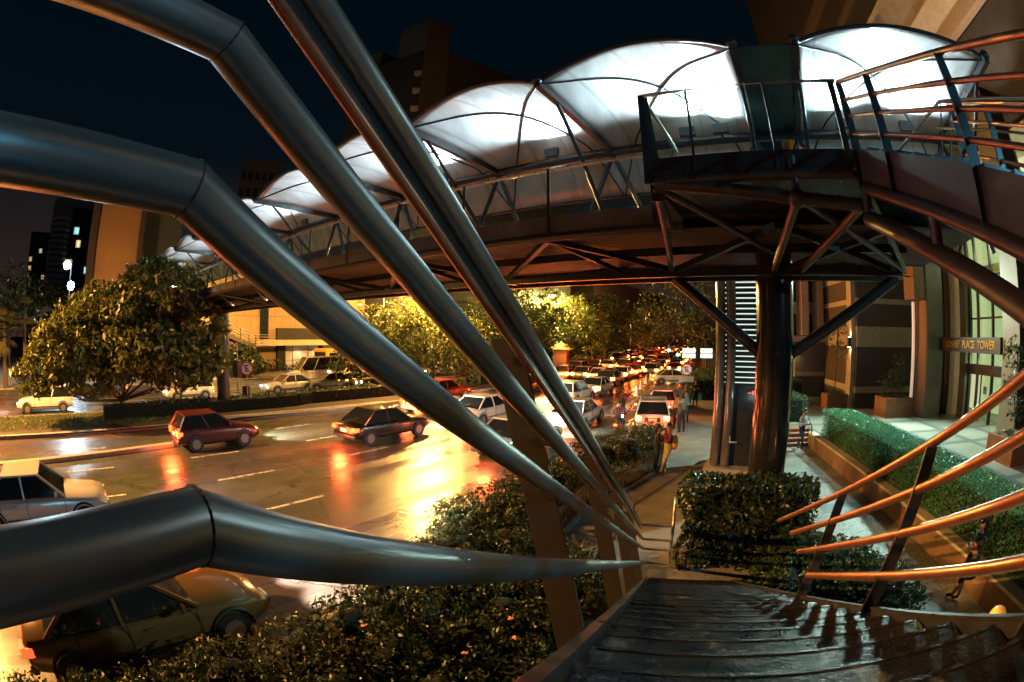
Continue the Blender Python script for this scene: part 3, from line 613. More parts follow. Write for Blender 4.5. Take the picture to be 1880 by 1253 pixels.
nz = n.nodes.new('ShaderNodeTexNoise'); nz.inputs['Scale'].default_value = 1.2; nz.inputs['Detail'].default_value = 6; n.links.new(tcn.outputs['Object'], nz.inputs['Vector'])
mu = n.nodes.new('ShaderNodeMix'); mu.data_type = 'RGBA'; mu.blend_type = 'MULTIPLY'; mu.inputs[0].default_value = 0.6; n.links.new(rp.outputs[0], mu.inputs[6]); n.links.new(nz.outputs['Fac'], mu.inputs[7]); n.links.new(mu.outputs[2], b.inputs['Base Color'])
def raised(name, pts, z, m, kerb=True):
    mb = MB(); mb.prism([Vector((p[0], p[1], z)) for p in pts][::1], UP*(-0.3)); return struct(mb.build(name, m))
raised('pavement', K+[(300, 380), (300, -60)], 0.0, pavm)
# kerb stones
def kerb(name, line, side, z=0.004, wdt=0.16):
    mb = MB(); L = [Vector((p[0], p[1], 0)) for p in line]
    for a, b_ in zip(L[:-1], L[1:]):
        d = (b_-a).normalized(); q = d.cross(UP)*side*wdt; mb.prism([a+UP*z, b_+UP*z, b_+q+UP*z, a+q+UP*z], UP*-0.2)
    return struct(mb.build(name, mat('kerb stone', (0.30, 0.28, 0.25), 0.7, 0, 0.25, 5, 0.3, 40)))
kerb('kerb', K[1:-1], -1)
raised('median', MN+MF[::-1], 0.0, mat('median soil', (0.055, 0.042, 0.028), 0.95, 0, 0.3, 3, 0.6, 20))
kerb('median_kerb', MN[:-1], 1, 0.03, 0.3); kerb('median_far_kerb', MF[:-1], -1, 0.02)
raised('far_pavement', OF+[(-300, 380), (-300, -60)], 0.0, pavm)
# pale mosaic walk by the planter wall
mb = MB(); mb.prism([Vector(p) for p in ((1.1, 8.2, .006), (1.1, 9.5, .006), (4.2, 9.6, .006), (4.2, 19.5, .006), (6.5, 19.5, .006), (6.5, -3, .006), (1.6, -3, .006))], UP*-0.05); struct(mb.build('mosaic_walk', mosm))
mb = MB()
for (x0, x1, y0, y1) in ((4.25, 5.9, 13.8, 14.5), (4.7, 6.5, 11.2, 11.9), (4.3, 6.5, 5.5, 6.5), (4.4, 6.5, 17.2, 17.7)): mb.prism([Vector((x0, y0, .010)), Vector((x1, y0, .010)), Vector((x1, y1, .010)), Vector((x0, y1, .010))], UP*-0.003)
struct(mb.build('walk_band', mat('dark paving band', (0.12, 0.125, 0.12), 0.6, 0, 0.2, 3)))
mb = MB(); mb.tube([Vector((5.75, 7.4, 0.006)), Vector((5.75, 7.4, 0.014))], 0.33, 24); tag(mb.build('manhole_cover', mat('iron cover', (0.16, 0.17, 0.17), 0.5, 0.4, 0.2, 10, 0.5, 60)), 'round grey manhole cover in the pale mosaic walk', 'manhole cover')
# plaza: raised floor with cream and grey paving
plz = bpy.data.materials.new('plaza paving'); plz.use_nodes = True; n = plz.node_tree; b = n.nodes['Principled BSDF']; b.inputs['Roughness'].default_value = 0.45
tcn = n.nodes.new('ShaderNodeTexCoord'); br_ = n.nodes.new('ShaderNodeTexBrick'); br_.offset = 0; br_.inputs['Color1'].default_value = (0.36, 0.34, 0.27, 1); br_.inputs['Color2'].default_value = (0.27, 0.26, 0.21, 1); br_.inputs['Mortar'].default_value = (0.14, 0.15, 0.14, 1)
br_.inputs['Scale'].default_value = 1.0; br_.inputs['Brick Width'].default_value = 2.3; br_.inputs['Row Height'].default_value = 2.6; br_.inputs['Mortar Size'].default_value = 0.22; br_.inputs['Mortar Smooth'].default_value = 0.02
n.links.new(tcn.outputs['Object'], br_.inputs['Vector'])
nz = n.nodes.new('ShaderNodeTexNoise'); nz.inputs['Scale'].default_value = 0.9; nz.inputs['Detail'].default_value = 7; n.links.new(tcn.outputs['Object'], nz.inputs['Vector'])
mu = n.nodes.new('ShaderNodeMix'); mu.data_type = 'RGBA'; mu.blend_type = 'MULTIPLY'; mu.inputs[0].default_value = 0.55; n.links.new(br_.outputs[0], mu.inputs[6]); n.links.new(nz.outputs['Fac'], mu.inputs[7]); n.links.new(mu.outputs[2], b.inputs['Base Color'])
mb = MB(); mb.prism([Vector((6.9, -6, .6)), Vector((6.9, 19.2, .6)), Vector((6.9, 60, .6)), Vector((40, 60, .6)), Vector((40, -6, .6))], UP*-0.7); struct(mb.build('plaza_floor', plz))
t = wthing('planter_wall', 'low brown rendered planter wall with a cream coping beside the pale walk', 'wall', (6.6, 7, 0))
mb = MB(); mb.box((6.72, 6.6, 0.27), (0.24, 25.0, 0.55)); mb.build('wall', mat('stained brown render', (0.07, 0.038, 0.02), 0.8, 0, 0.5, 1.1, 0.3, 30, c2=(0.24, 0.14, 0.07), stretch=(1, 1, 0.5)), t)
mb = MB(); mb.box((6.74, 6.6, 0.585), (0.34, 25.1, 0.07)); mb.build('coping', mat('cream coping', (0.42, 0.37, 0.28), 0.7, 0, 0.2, 4, 0.2, 40), t)
t = hedge('clipped_hedge', 'long clipped hedge with a bright green lit top above the brown planter wall', 'hedge', [(6.98, -5), (6.98, 18.4), (8.3, 18.4), (8.3, -5)], 0.55, 1.68, leafmat('fresh clipped leaf', (0.035, 0.17, 0.08), (0.12, 0.38, 0.2)), 950, 0.052, 5)  # floodlit brightness of this hedge is put into its leaf colour
# steps up to the plaza
t = wthing('plaza_steps', 'short brick steps with thin handrails climbing from the walk to the plaza', 'steps', (6.0, 19.3, 0))
mb = MB()
for i in range(4): mb.box((5.9, 19.1+i*0.32+0.5, 0.075+i*0.15), (2.0, 1.3, 0.15-0.004*i))
mb.split('tread', mat('red brown step', (0.25, 0.12, 0.08), 0.7, 0, 0.25, 5, 0.2, 30), t)
for xx in (5.1, 6.6):
    mb = MB(); mb.tube([(xx, 18.7, 0), (xx, 18.7, 0.9), (xx, 20.2, 1.5), (xx, 20.2, .6)], 0.022, 8); mb.build('handrail', M['dark'], t)
mb = MB(); mb.prism([Vector((4.2, 20.5, .6)), Vector((6.9, 20.5, .6)), Vector((6.9, 60, .6)), Vector((4.2, 60, .6))], UP*-0.7); struct(mb.build('plaza_floor_north', plz))
hedge('low_hedge', 'low square hedge just right of the dark column beside the steps', 'hedge', [(5.3, 21.4), (5.3, 24.5), (7.2, 24.5), (7.2, 21.4)], 0.6, 1.8, LF['hedge'], 500, 0.07, 8)
hedge('low_hedge', 'second low hedge further back behind the dark column', 'hedge', [(6.3, 27.5), (6.3, 31), (9, 31), (9, 27.5)], 0.6, 2.0, LF['hedge'], 300, 0.08, 9)
# hedge in front of the column, rounded shrub right of the stairs
t = hedge('privet_hedge', 'dark leafy hedge across the foot of the stairs in front of the dark column', 'hedge', [(0.62, 8.3), (0.62, 9.45), (3.35, 9.2), (3.15, 8.2)], 0.0, 1.72, LF['dark'], 520, 0.10, 11, lump=0.12)
g = np.random.default_rng(5)
lob = [((2.9, 8.3, 0.35), (0.75, 1.2, 0.6)), ((3.5, 7.2, 0.35), (1.1, 1.2, 0.62)), ((4.1, 6.2, 0.35), (0.95, 1.0, 0.6)), ((2.5, 6.8, 0.3), (0.7, 1.0, 0.55))]
P, Nn = lobe_points(lob, 1500, 26, 0.11, 6, 0.1); P = P[P[:, 2] > 0.02]
t = wthing('round_shrub', 'rounded clipped dark shrub at the right foot of the stairs beside the pale walk', 'shrub', (3.4, 7.2, 0)); leaf_mesh('foliage', P, 0.06, LF['hedge'], t, 6, asp=0.6)
mb = MB(); [mb.sphere((c[0], c[1], c[2]), 1, 18, r[0]*.72, r[1]*.72, r[2]*.78) for c, r in lob]; mb.build('core', CORE, t)
# rose bed with fence along the avenue
soil = mat('bed soil', (0.035, 0.027, 0.018), 0.95, 0, 0.35, 6, 0.6, 30)
bed = [bp2(-4.9, -14), bp2(-5.0, 1.5), bp2(-5.8, 5.5), bp2(-6.5, 9.0), (-3.4, 13.2), (-2.3, 15.5), (-0.95, 18.0), (0.1, 19.4), (0.2, 16.0), (-0.9, 13.3), (-2.1, 10.8), (-2.3, 8.5), (-1.3, 6.6), (-0.6, 5.5), (-0.6, -14)]
sheet('planting_bed', bed, 0.008, soil)
def rosebush(lobes, clumps, seed, label, name='rose_bush', nfl=14):
    c0 = np.mean([np.array(l[0]) for l in lobes], axis=0); t = wthing(name, label, 'bush', (c0[0], c0[1], 0), 'rose bushes along the fence')
    P, Nn = lobe_points(lobes, clumps, 16, 0.16, seed, 0.25); P = P[P[:, 2] > 0.03]
    leaf_mesh('foliage', P, 0.075, LF['rose'], t, seed, asp=0.5)
    mb = MB(); [mb.sphere(c, 1, 12, r[0]*.5, r[1]*.5, r[2]*.5) for c, r in lobes]; mb.build('core', CORE, t)
    g = random.Random(seed); mb = MB()
    for k in range(nfl):
        c, r = lobes[g.randrange(len(lobes))]; a = g.uniform(0, 6.3); e_ = g.uniform(0.25, 1.3)
        p = Vector((c[0]+r[0]*math.cos(a)*math.cos(e_), c[1]+r[1]*math.sin(a)*math.cos(e_), c[2]+r[2]*math.sin(e_)+0.05))
        for q in range(5):
            aa = q*1.256; mb.sphere(p+Vector((0.028*math.cos(aa), 0.028*math.sin(aa), g.uniform(-.01, .02))), 0.026, 6, 1, 1, 0.5)
        mb.sphere(p+UP*0.012, 0.022, 6)
    mb.build('blossom', mat('pink rose petal', (0.75, 0.28, 0.22), 0.6, 0, 0.25, 20), t)
    return t
rl = []
for k in range(16):
    p = -4.0+k*1.0; s_ = -4.45-max(0, p-2)*.2+0.08*math.sin(k*2.1); x, y = bp2(s_, p)
    if y > 8.2: break
    rl.append((x, y))
lab = ['rose bush with pink blossoms at the bottom left corner beside the yellow car', 'rose bush behind the lowest rail at the bottom left', 'dark rose bush with two pink blossoms below the lowest rail', 'rose bush at the fence under the long tapering rail', 'rose bush at the avenue kerb behind the first wide post', 'leafy rose bush between the first and second wide posts']
i0 = 0
for gi in range(6):
    pts = rl[gi*2:gi*2+2] if gi*2+2 <= len(rl) else []
    if not pts: continue
    lobes = []
    for (x, y) in pts:
        lobes += [((x, y, 0.5), (0.55, 0.7, 0.55)), ((x+0.8, y-0.2, 0.45), (0.6, 0.65, 0.5)), ((x+1.65, y-.5, 0.4), (0.6, 0.6, 0.42)), ((x+2.4, y-.7, 0.34), (0.55, 0.6, 0.36))]
    rosebush(lobes, 900, 20+gi, lab[gi], nfl=6)
rosebush([((-4.2, 8.6, 0.45), (0.6, 0.75, 0.5)), ((-3.7, 9.8, 0.5), (0.7, 0.75, 0.52)), ((-3.1, 9.3, 0.45), (0.65, 0.75, 0.5))], 520, 41, 'round topped rose bush with pink blossoms against the glowing road', nfl=9)
rosebush([((-3.4, 11.0, 0.5), (0.7, 0.8, 0.55)), ((-2.9, 12.2, 0.5), (0.7, 0.8, 0.55))], 420, 42, 'rose bush at the road bend just left of the first wide post', nfl=8)
rosebush([((-2.4, 13.6, 0.6), (0.8, 0.8, 0.62)), ((-1.8, 14.6, 0.6), (0.8, 0.8, 0.65))], 420, 43, 'green bush seen between the tube rails above the fence', nfl=4)
rosebush([((-1.1, 15.6, 0.65), (0.8, 0.8, 0.7)), ((-0.5, 16.8, 0.65), (0.7, 0.8, 0.7)), ((-0.4, 17.9, 0.6), (0.6, 0.7, 0.6))], 520, 44, 'fresh green bush beside the man in the maroon shirt', nfl=2)
# fence of the bed: thin vertical pickets
t = wthing('picket_fence', 'low metal picket fence with thin bars round the rose bed', 'fence', (-3, 10, 0))
fl = [(0.25, 16.1), (-0.85, 13.35), (-1.9, 11.0), (-2.25, 8.4)]
mb = MB(); pk = MB()
for a, b_ in zip(fl[:-1], fl[1:]):
    A, Bq = Vector((*a, 0)), Vector((*b_, 0)); L = (Bq-A).length; d = (Bq-A)/L; nn = int(L/0.11)
    for z in (0.12, 0.62): mb.beam(A+UP*z, Bq+UP*z, 0.02, 0.025)
    for k in range(nn): p = A+d*(k+.5)*L/nn; pk.box(p+UP*0.36, (0.014, 0.014, 0.72))
mb.split('rail', M['dark'], t); pk.build('pickets', mat('olive painted bar', (0.10, 0.085, 0.045), 0.55, 0.3, 0.2, 8), t)
mb = MB(); L = [Vector((*p, 0)) for p in fl]
for a, b_ in zip(L[:-1], L[1:]):
    q = (b_-a).normalized().cross(UP)*-0.12; mb.prism([a+UP*.06, b_+UP*.06, b_+q+UP*.06, a+q+UP*.06], UP*-0.1)
tag(mb.build('bed_edging', mat('kerb stone', (0.3, 0.28, 0.25))), 'thin concrete edging under the picket fence of the rose bed', 'edging')

# ---- median planting
hp = [(-22.35, 9.5), (-21.6, 12.5), (-20.6, 15.8), (-19.9, 18.0)]
def strip(line, off, wdt):
    L = [Vector((p[0], p[1], 0)) for p in line]; A = []; Bq = []
    for i, p in enumerate(L):
        d = (L[min(i+1, len(L)-1)]-L[max(i-1, 0)]).normalized(); q = d.cross(UP)
        A.append(p+q*off); Bq.append(p+q*(off+wdt))
    return [(v.x, v.y) for v in A]+[(v.x, v.y) for v in Bq[::-1]]
def convex_hedges(line, off, wdt, z1, label, seed, dens=150, size=0.11):
    t = None; P = []; g = np.random.default_rng(seed); L = [np.array(p) for p in line]; c0 = L[len(L)//2]
    t = wthing('median_hedge', label, 'hedge', (c0[0], c0[1], 0), 'clipped hedges on the median'); mb = MB()
    for a, b_ in zip(L[:-1], L[1:]):
        d = b_-a; ln = np.linalg.norm(d); d = d/ln; q = np.array([d[1], -d[0]])
        c0 = a+q*off; pts = [a+q*off, b_+q*off, b_+q*(off+wdt), a+q*(off+wdt)]
        mb.prism([Vector((p[0], p[1], 0.0)) for p in pts], UP*(z1-0.08))
        k = int(ln*(wdt+2*z1)*dens); u = g.random(k)*ln; v = g.random(k)*(wdt+2*z1)
        lat = np.where(v < z1, 0, np.where(v > z1+wdt, wdt, v-z1)); zz = np.where(v < z1, v, np.where(v > z1+wdt, wdt+2*z1-v, z1))
        xy = a+d*u[:, None]+q*(off+lat+g.normal(size=k)*0.05)[:, None]; P.append(np.concatenate([xy, (zz+g.normal(size=k)*0.06)[:, None]], 1))
    mb.build('core', CORE, t); leaf_mesh('foliage', np.concatenate(P), size, LF['dark'], t, seed, asp=0.55); return t
ln1 = [bp2(-27.6, 2.0), bp2(-27.3, 9), bp2(-26.9, 15), (-22.3, 22.5), (-20.0, 29), (-18.4, 34)]
convex_hedges(ln1[:3], 0, 1.3, 0.75, 'dark clipped hedge on the median under the big spreading tree', 51)
convex_hedges(ln1[2:], 0, 1.1, 0.8, 'dark clipped hedge on the median in front of the waiting white and green cars', 52)
convex_hedges([(-17.6, 38.5), (-16.4, 47)], 0, 1.5, 0.9, 'dark clipped hedge at the far tip of the median', 53)
def grass(name, label, poly, dens, size, seed):
    g = np.random.default_rng(seed); a = np.array(poly); mn = a.min(0); mx_ = a.max(0); k = int((mx_-mn).prod()*dens)
    p = mn+g.random((k, 2))*(mx_-mn); ins = np.zeros(k, bool); j = len(a)-1
    for i in range(len(a)):
        c = ((a[i, 1] > p[:, 1]) != (a[j, 1] > p[:, 1])) & (p[:, 0] < (a[j, 0]-a[i, 0])*(p[:, 1]-a[i, 1])/(a[j, 1]-a[i, 1]+1e-9)+a[i, 0]); ins ^= c; j = i
    p = p[ins]; cen = np.concatenate([p, np.full((len(p), 1), size*0.35)], 1)
    o = leaf_mesh(name, cen, size, LF['grass'], None, seed, np.tile([0, 0, 2.2], (len(p), 1)), asp=0.16); tag(o, label, 'grass', kind='stuff')
grass('grass', 'yellow green lamplit grass at the left end of the median', [bp2(-29.1, -6), bp2(-29.1, 9), bp2(-25, 9), bp2(-24.6, -6)], 130, 0.17, 60)
grass('grass', 'yellow green lawn strip of the median behind the big tube rails', [(-20.6, 33), (-19.3, 44), (-15.5, 44), (-16.6, 33)], 110, 0.2, 61)
# low concrete lane dividers
for (a, b_, lb) in ((G(-60, 864, RZ0), G(318, 820, RZ0), 'long low concrete lane divider crossing the left of the near carriageway'), (G(322, 777, RZ0), G(705, 742, RZ0), 'pale concrete kerb divider running in front of the median hedge')):
    mb = MB(); mb.beam(a+UP*0.09, b_+UP*0.09, 0.35, 0.18); tag(mb.build('lane_divider', mat('kerb stone', (0.3, 0.28, 0.25)), bev=0.03), lb, 'divider')
wpm = mat('worn road paint', (0.55, 0.53, 0.47), 0.6, 0, 0.35, 14); nt_ = wpm.node_tree; pb = nt_.nodes['Principled BSDF']
nz = nt_.nodes.new('ShaderNodeTexNoise'); nz.inputs['Scale'].default_value = 5; nz.inputs['Detail'].default_value = 9; nz.inputs['Roughness'].default_value = .75; tcw = nt_.nodes.new('ShaderNodeTexCoord'); nt_.links.new(tcw.outputs['Object'], nz.inputs['Vector'])
rpw = nt_.nodes.new('ShaderNodeValToRGB'); rpw.color_ramp.elements[0].position = .42; rpw.color_ramp.elements[1].position = .52; nt_.links.new(nz.outputs['Fac'], rpw.inputs[0]); nt_.links.new(rpw.outputs[0], pb.inputs['Alpha'])
# lane dashes
mk = MB()
for s_ in (-11.0, -14.2, -17.4, -20.6):
    p = -12.0
    while p < 34: a = B(s_, p, RZ0+0.004); b_ = B(s_, p+2.2, RZ0+0.004); mk.prism([a, b_, b_+BT*0.12, a+BT*0.12], UP*-0.003); p += 5.6
struct(mk.build('lane_marking', mat('worn road paint', (0.55, 0.53, 0.47), 0.6, 0, 0.35, 14)))
mk = MB()
for (a, b_) in (((-2.6, 30), (-1.0, 44)), ((-1.5, 29), (0.4, 43.5))): 
    a, b_ = Vector((*a, RZ0+.004)), Vector((*b_, RZ0+.004)); q = Vector((0.15, 0, 0)); mk.prism([a, b_, b_+q, a+q], UP*-0.003)
for k in range(7):
    a = Vector((-2.5+0.2*k, 31+2*k, RZ0+.004)); b_ = a+Vector((1.15, 1.1, 0)); q = Vector((0, 0.3, 0)); mk.prism([a, b_, b_+q, a+q], UP*-0.003)
struct(mk.build('hatched_marking', MATS['worn road paint']))

# ================================================================== trees
def lb(x, y, d, r): p = D(x, y, d); return ((p.x, p.y, p.z), r)
bx = G(225, 757, 0.0); bx = Vector((bx.x*0.97, bx.y*0.97, 0))
tree('spreading_tree', 'big low spreading tree with glossy yellow lit leaves on the median at the left', 'tree', bx,
     [lb(290, 545, 26.5, (2.9, 2.6, 1.9)), lb(200, 585, 25.5, (2.8, 2.6, 1.7)), lb(120, 640, 25, (2.2, 2.2, 1.5)), lb(335, 600, 26.5, (2.5, 2.4, 1.9)), lb(240, 640, 25, (3.0, 2.6, 1.6)), lb(70, 692, 25.5, (1.5, 1.5, 0.75)), lb(320, 670, 25.0, (2.2, 2.0, 1.1)), lb(368, 655, 26.0, (1.5, 1.6, 1.2)), lb(170, 690, 24.5, (2.0, 1.6, 0.9)), lb(140, 600, 26, (1.6, 1.6, 1.1))],
     LF['main'], 0.36, 1500, 22, 0.42, 3, 0.15, 0.2, 8, multi=1, fill=0.22)
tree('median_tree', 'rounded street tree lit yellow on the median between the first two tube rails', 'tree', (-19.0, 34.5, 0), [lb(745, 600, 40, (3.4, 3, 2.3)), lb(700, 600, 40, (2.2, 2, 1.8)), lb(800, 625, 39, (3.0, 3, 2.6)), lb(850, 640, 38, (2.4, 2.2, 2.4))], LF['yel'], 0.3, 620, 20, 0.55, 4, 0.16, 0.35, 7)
tree('median_tree', 'leafy street tree partly behind the second tube rail with its crown above the grass strip', 'tree', G(865, 695, 0), [lb(860, 620, 46, (3.5, 3, 3.0)), lb(880, 665, 44, (2.5, 2, 1.5)), lb(900, 600, 46, (3, 3, 3))], LF['dark'], 0.3, 420, 20, 0.6, 5, 0.16, 0.35, 7)
tree('small_tree', 'small dark tree beside the white van on the far side of the median', 'tree', D(642, 690, 36)-UP*1.0, [lb(640, 665, 36, (1.5, 1.5, 1.3)), lb(655, 675, 36, (1.3, 1.3, 0.9))], LF['dark'], 0.25, 90, 18, 0.4, 12, 0.08, 0.4, 4)
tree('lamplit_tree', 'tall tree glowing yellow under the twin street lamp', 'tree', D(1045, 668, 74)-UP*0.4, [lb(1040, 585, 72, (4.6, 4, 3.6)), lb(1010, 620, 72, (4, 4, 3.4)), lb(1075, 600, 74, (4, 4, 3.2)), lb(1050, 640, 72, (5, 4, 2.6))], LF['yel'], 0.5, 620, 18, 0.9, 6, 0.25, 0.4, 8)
tree('dark_tree', 'dark tree left of the lamplit tree behind the upper tube rail', 'tree', D(985, 668, 66)-UP*0.4, [lb(975, 560, 66, (4.5, 4, 3.4)), lb(1000, 600, 66, (4, 4, 3)), lb(960, 620, 66, (5, 4, 3.6))], LF['dark'], 0.5, 420, 18, 0.9, 7, 0.25, 0.4, 7)
tree('dark_tree', 'broad dark tree right of the lamplit tree above the traffic jam', 'tree', D(1115, 662, 95)-UP*0.6, [lb(1110, 585, 96, (6, 5, 4.5)), lb(1090, 620, 94, (6, 5, 3.5)), lb(1140, 615, 98, (5.5, 5, 3.6))], LF['dark'], 0.6, 480, 16, 1.1, 8, 0.3, 0.4, 7)
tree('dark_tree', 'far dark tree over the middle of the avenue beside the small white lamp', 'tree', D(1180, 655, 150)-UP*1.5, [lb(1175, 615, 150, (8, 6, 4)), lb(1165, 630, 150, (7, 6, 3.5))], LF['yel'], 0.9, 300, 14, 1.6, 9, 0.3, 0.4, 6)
tree('dark_tree', 'tall dark tree with pale bare limbs behind the billboards', 'tree', (5.6, 62, 0), [lb(1240, 560, 64, (5, 4, 4)), lb(1285, 545, 60, (5, 4, 4.5)), lb(1215, 590, 70, (4.5, 4, 3)), lb(1300, 600, 58, (3.4, 3, 3))], LF['dark'], 0.45, 360, 16, 1.0, 10, 0.2, 0.55, 8)
for (x, y, d, r_, lbl) in ((1010, 640, 110, 6, 'dark tree far behind the lamplit tree'), (1205, 625, 190, 9, 'dark tree at the far right end of the avenue'), (1250, 622, 170, 9, 'dark tree far behind the twin billboards'), (930, 630, 90, 6, 'dark tree behind the first wide post'), (1290, 610, 120, 8, 'dark tree far behind the man on the pavement')):
    tree('dark_tree', lbl, 'tree', D(x, y, d)-UP*(D(x, y, d).z), [lb(x, y-8, d, (r_, r_*.8, r_*.6)), lb(x+18, y+4, d, (r_*.8, r_*.7, r_*.5)), lb(x-16, y+6, d, (r_*.8, r_*.7, r_*.5))], LF['dark'], 0.8, 240, 14, 1.3, int(x), 0.3, 0.4, 5, 'dark trees far down the avenue')
for (x, y, d, r_, lbl) in ((18, 545, 75, 6, 'dark tree at the left edge behind the palms'), (60, 560, 80, 5.5, 'dark tree below the blue apartment tower'), (95, 570, 85, 5, 'dark tree beneath the two white lamps'), (445, 662, 50, 2.0, 'dark bush tree right behind the spreading tree'), (395, 625, 60, 4, 'dark tree under the far bridge staircase')):
    tree('dark_tree', lbl, 'tree', D(x, y, d)-UP*(D(x, y, d).z), [lb(x, y, d, (r_, r_*.8, r_*.8)), lb(x+15, y+10, d, (r_*.8, r_*.7, r_*.6)), lb(x-12, y+12, d, (r_*.8, r_*.7, r_*.6))], LF['dark'], 0.5, 200, 16, 0.9, int(x)+1, 0.25, 0.4, 5)
# fan palms at the left edge
def palm(label, px, py, d, h, seed):
    base = D(px, py, d); base.z = 0; t = wthing('fan_palm', label, 'palm', base, 'fan palms at the left edge'); g = random.Random(seed)
    mb = MB(); top = base+UP*h; mb.tube([base, base.lerp(top, .5)+Vector((.1, 0, 0)), top], [.28, .2, .17], 10); mb.build('trunk', BARK, t)
    mb = MB()
    for k in range(26):
        az = g.uniform(0, 6.283); el = g.uniform(-0.9, 1.3); u = Vector((math.cos(az)*math.cos(el), math.sin(az)*math.cos(el), math.sin(el))); L = g.uniform(1.0, 1.5); c = top+u*L
        side = u.cross(UP).normalized(); up2 = side.cross(u)
        mb.add([top, top+side*.02, c+side*.02, c], [(0, 1, 2, 3)])
        for q in range(15):
            f = -1.25+2.5*q/14; dd = (u*math.cos(f)+side*math.sin(f)).normalized(); tip = c+dd*g.uniform(.9, 1.25)-UP*.2; pp = c+dd*.55; ww = side*math.cos(f)*.05-u*math.sin(f)*.05
            mb.add([c, pp+ww, tip, pp-ww], [(0, 1, 2, 3)])
    mb.build('crown', LF['palm'], t)
palm('fan palm at the very left edge of the photo', 8, 640, 46, 4.6, 1); palm('fan palm between the left edge and the spreading tree', 45, 620, 48, 6.2, 2); palm('drooping fan palm half behind the spreading tree', 80, 620, 52, 5.4, 3)

# ================================================================== street lamps
def lamp_post(label, base, h, arms, col, power, name='street_lamp', group=None, ar=1.4, hd=(0.7, 0.26, 0.12), pr=0.07, es=60, cone=None):
    base = Vector(base); t = wthing(name, label, 'street lamp', base, group)
    mb = MB(); mb.tube([base, base+UP*1.2, base+UP*h], [pr*1.5, pr*1.1, pr*.7], 10); mb.build('pole', mat('galvanised pole', (0.3, 0.29, 0.27), 0.5, 0.6), t)
    for a in arms:
        u = Vector((math.cos(a), math.sin(a), 0)); e_ = base+UP*(h+0.15)+u*ar
        mb = MB(); mb.tube([base+UP*(h-.1), base+UP*(h+0.1)+u*ar*.4, e_], [pr*.6, pr*.5, pr*.4], 8); mb.build('arm', MATS['galvanised pole'], t)
        mb = MB(); mb.box(e_+u*hd[0]*.5, hd, (u, UP.cross(u), UP)); h_ = mb.build('lamp_head', M['dark'], t, bev=0.03)
        mb = MB(); mb.box(e_+u*hd[0]*.5-UP*(hd[2]/2+.012), (hd[0]*.8, hd[1]*.8, .02), (u, UP.cross(u), UP)); mb.build('lens', emat('lamp lens %s' % str(col), col, es), h_)
        if cone: light('lamp_light', 'SPOT', e_+u*hd[0]*.5-UP*(hd[2]/2+.08), power, col, t, 0.12, (0, 0, -1), R(cone), .22)
        else: light('lamp_light', 'POINT', e_+u*hd[0]*.5-UP*(hd[2]/2+.08), power, col, t, 0.12)
    return t
SOD = (1.0, 0.50, 0.12)
p = D(1024, 640, 72); lamp_post('tall twin armed street lamp glowing yellow over the lamplit tree', (p.x, p.y, 0), 10.6, (R(-100), R(160)), (1.0, 0.62, 0.16), 34000, es=160, hd=(0.9, 0.4, 0.15))
p = D(797, 626, 40); lamp_post('street lamp with a yellow pole rising behind the second tube rail', (p.x, p.y, 0), 9.5, (R(-75),), SOD, 40000)
lamp_post('sodium street lamp on the median left of the spreading tree', bp2(-25.0, -15)+(0,), 12.0, (R(40),), (1.0, .45, .11), 115000, cone=158)
lamp_post('sodium street lamp at the far kerb of the avenue', bp2(-46, 14)+(0,), 9.5, (R(-20),), SOD, 18000)
lamp_post('sodium street lamp at the far kerb by the panelled building', bp2(-46, 40)+(0,), 9.5, (R(-20),), SOD, 18000)
p = D(675, 610, 62); lamp_post('small distant yellow street lamp behind the first tube rail', (p.x, p.y, 0), 4.5+62*.061, (R(-90),), SOD, 500, es=80)
p = D(1158, 600, 130); lamp_post('distant street lamp lighting a yellow patch of leaves over the jam', (p.x, p.y, 0), 9.0, (R(-90),), (1, .62, .16), 22000)
p = D(1182, 625, 170); lamp_post('far small white lamp above the traffic jam', (p.x, p.y, 0), 5.0, (R(-90),), (.8, .95, 1), 600, es=300, hd=(1.2, 1.2, .4))
# two very bright white floodlights on one mast at the left
p = D(126, 560, 64); t = wthing('floodlight_mast', 'mast with two blinding white lamps in front of the blue apartment tower', 'floodlight mast', (p.x, p.y, 0))
mb = MB(); mb.tube([(p.x, p.y, 0), (p.x, p.y, 13.5)], .12, 8); mb.build('pole', M['dark'], t)
for (x, y) in ((123, 487), (130, 525)):
    q = D(x, y, 63.5); mb = MB(); mb.sphere(q, .55, 12); mb.build('lamp_head', emat('blinding white lamp', (.75, .92, 1), 60), t); light('lamp_light', 'POINT', q+Vector((.5, -.2, 0)), 4000, (.6, .85, 1), t, .3)
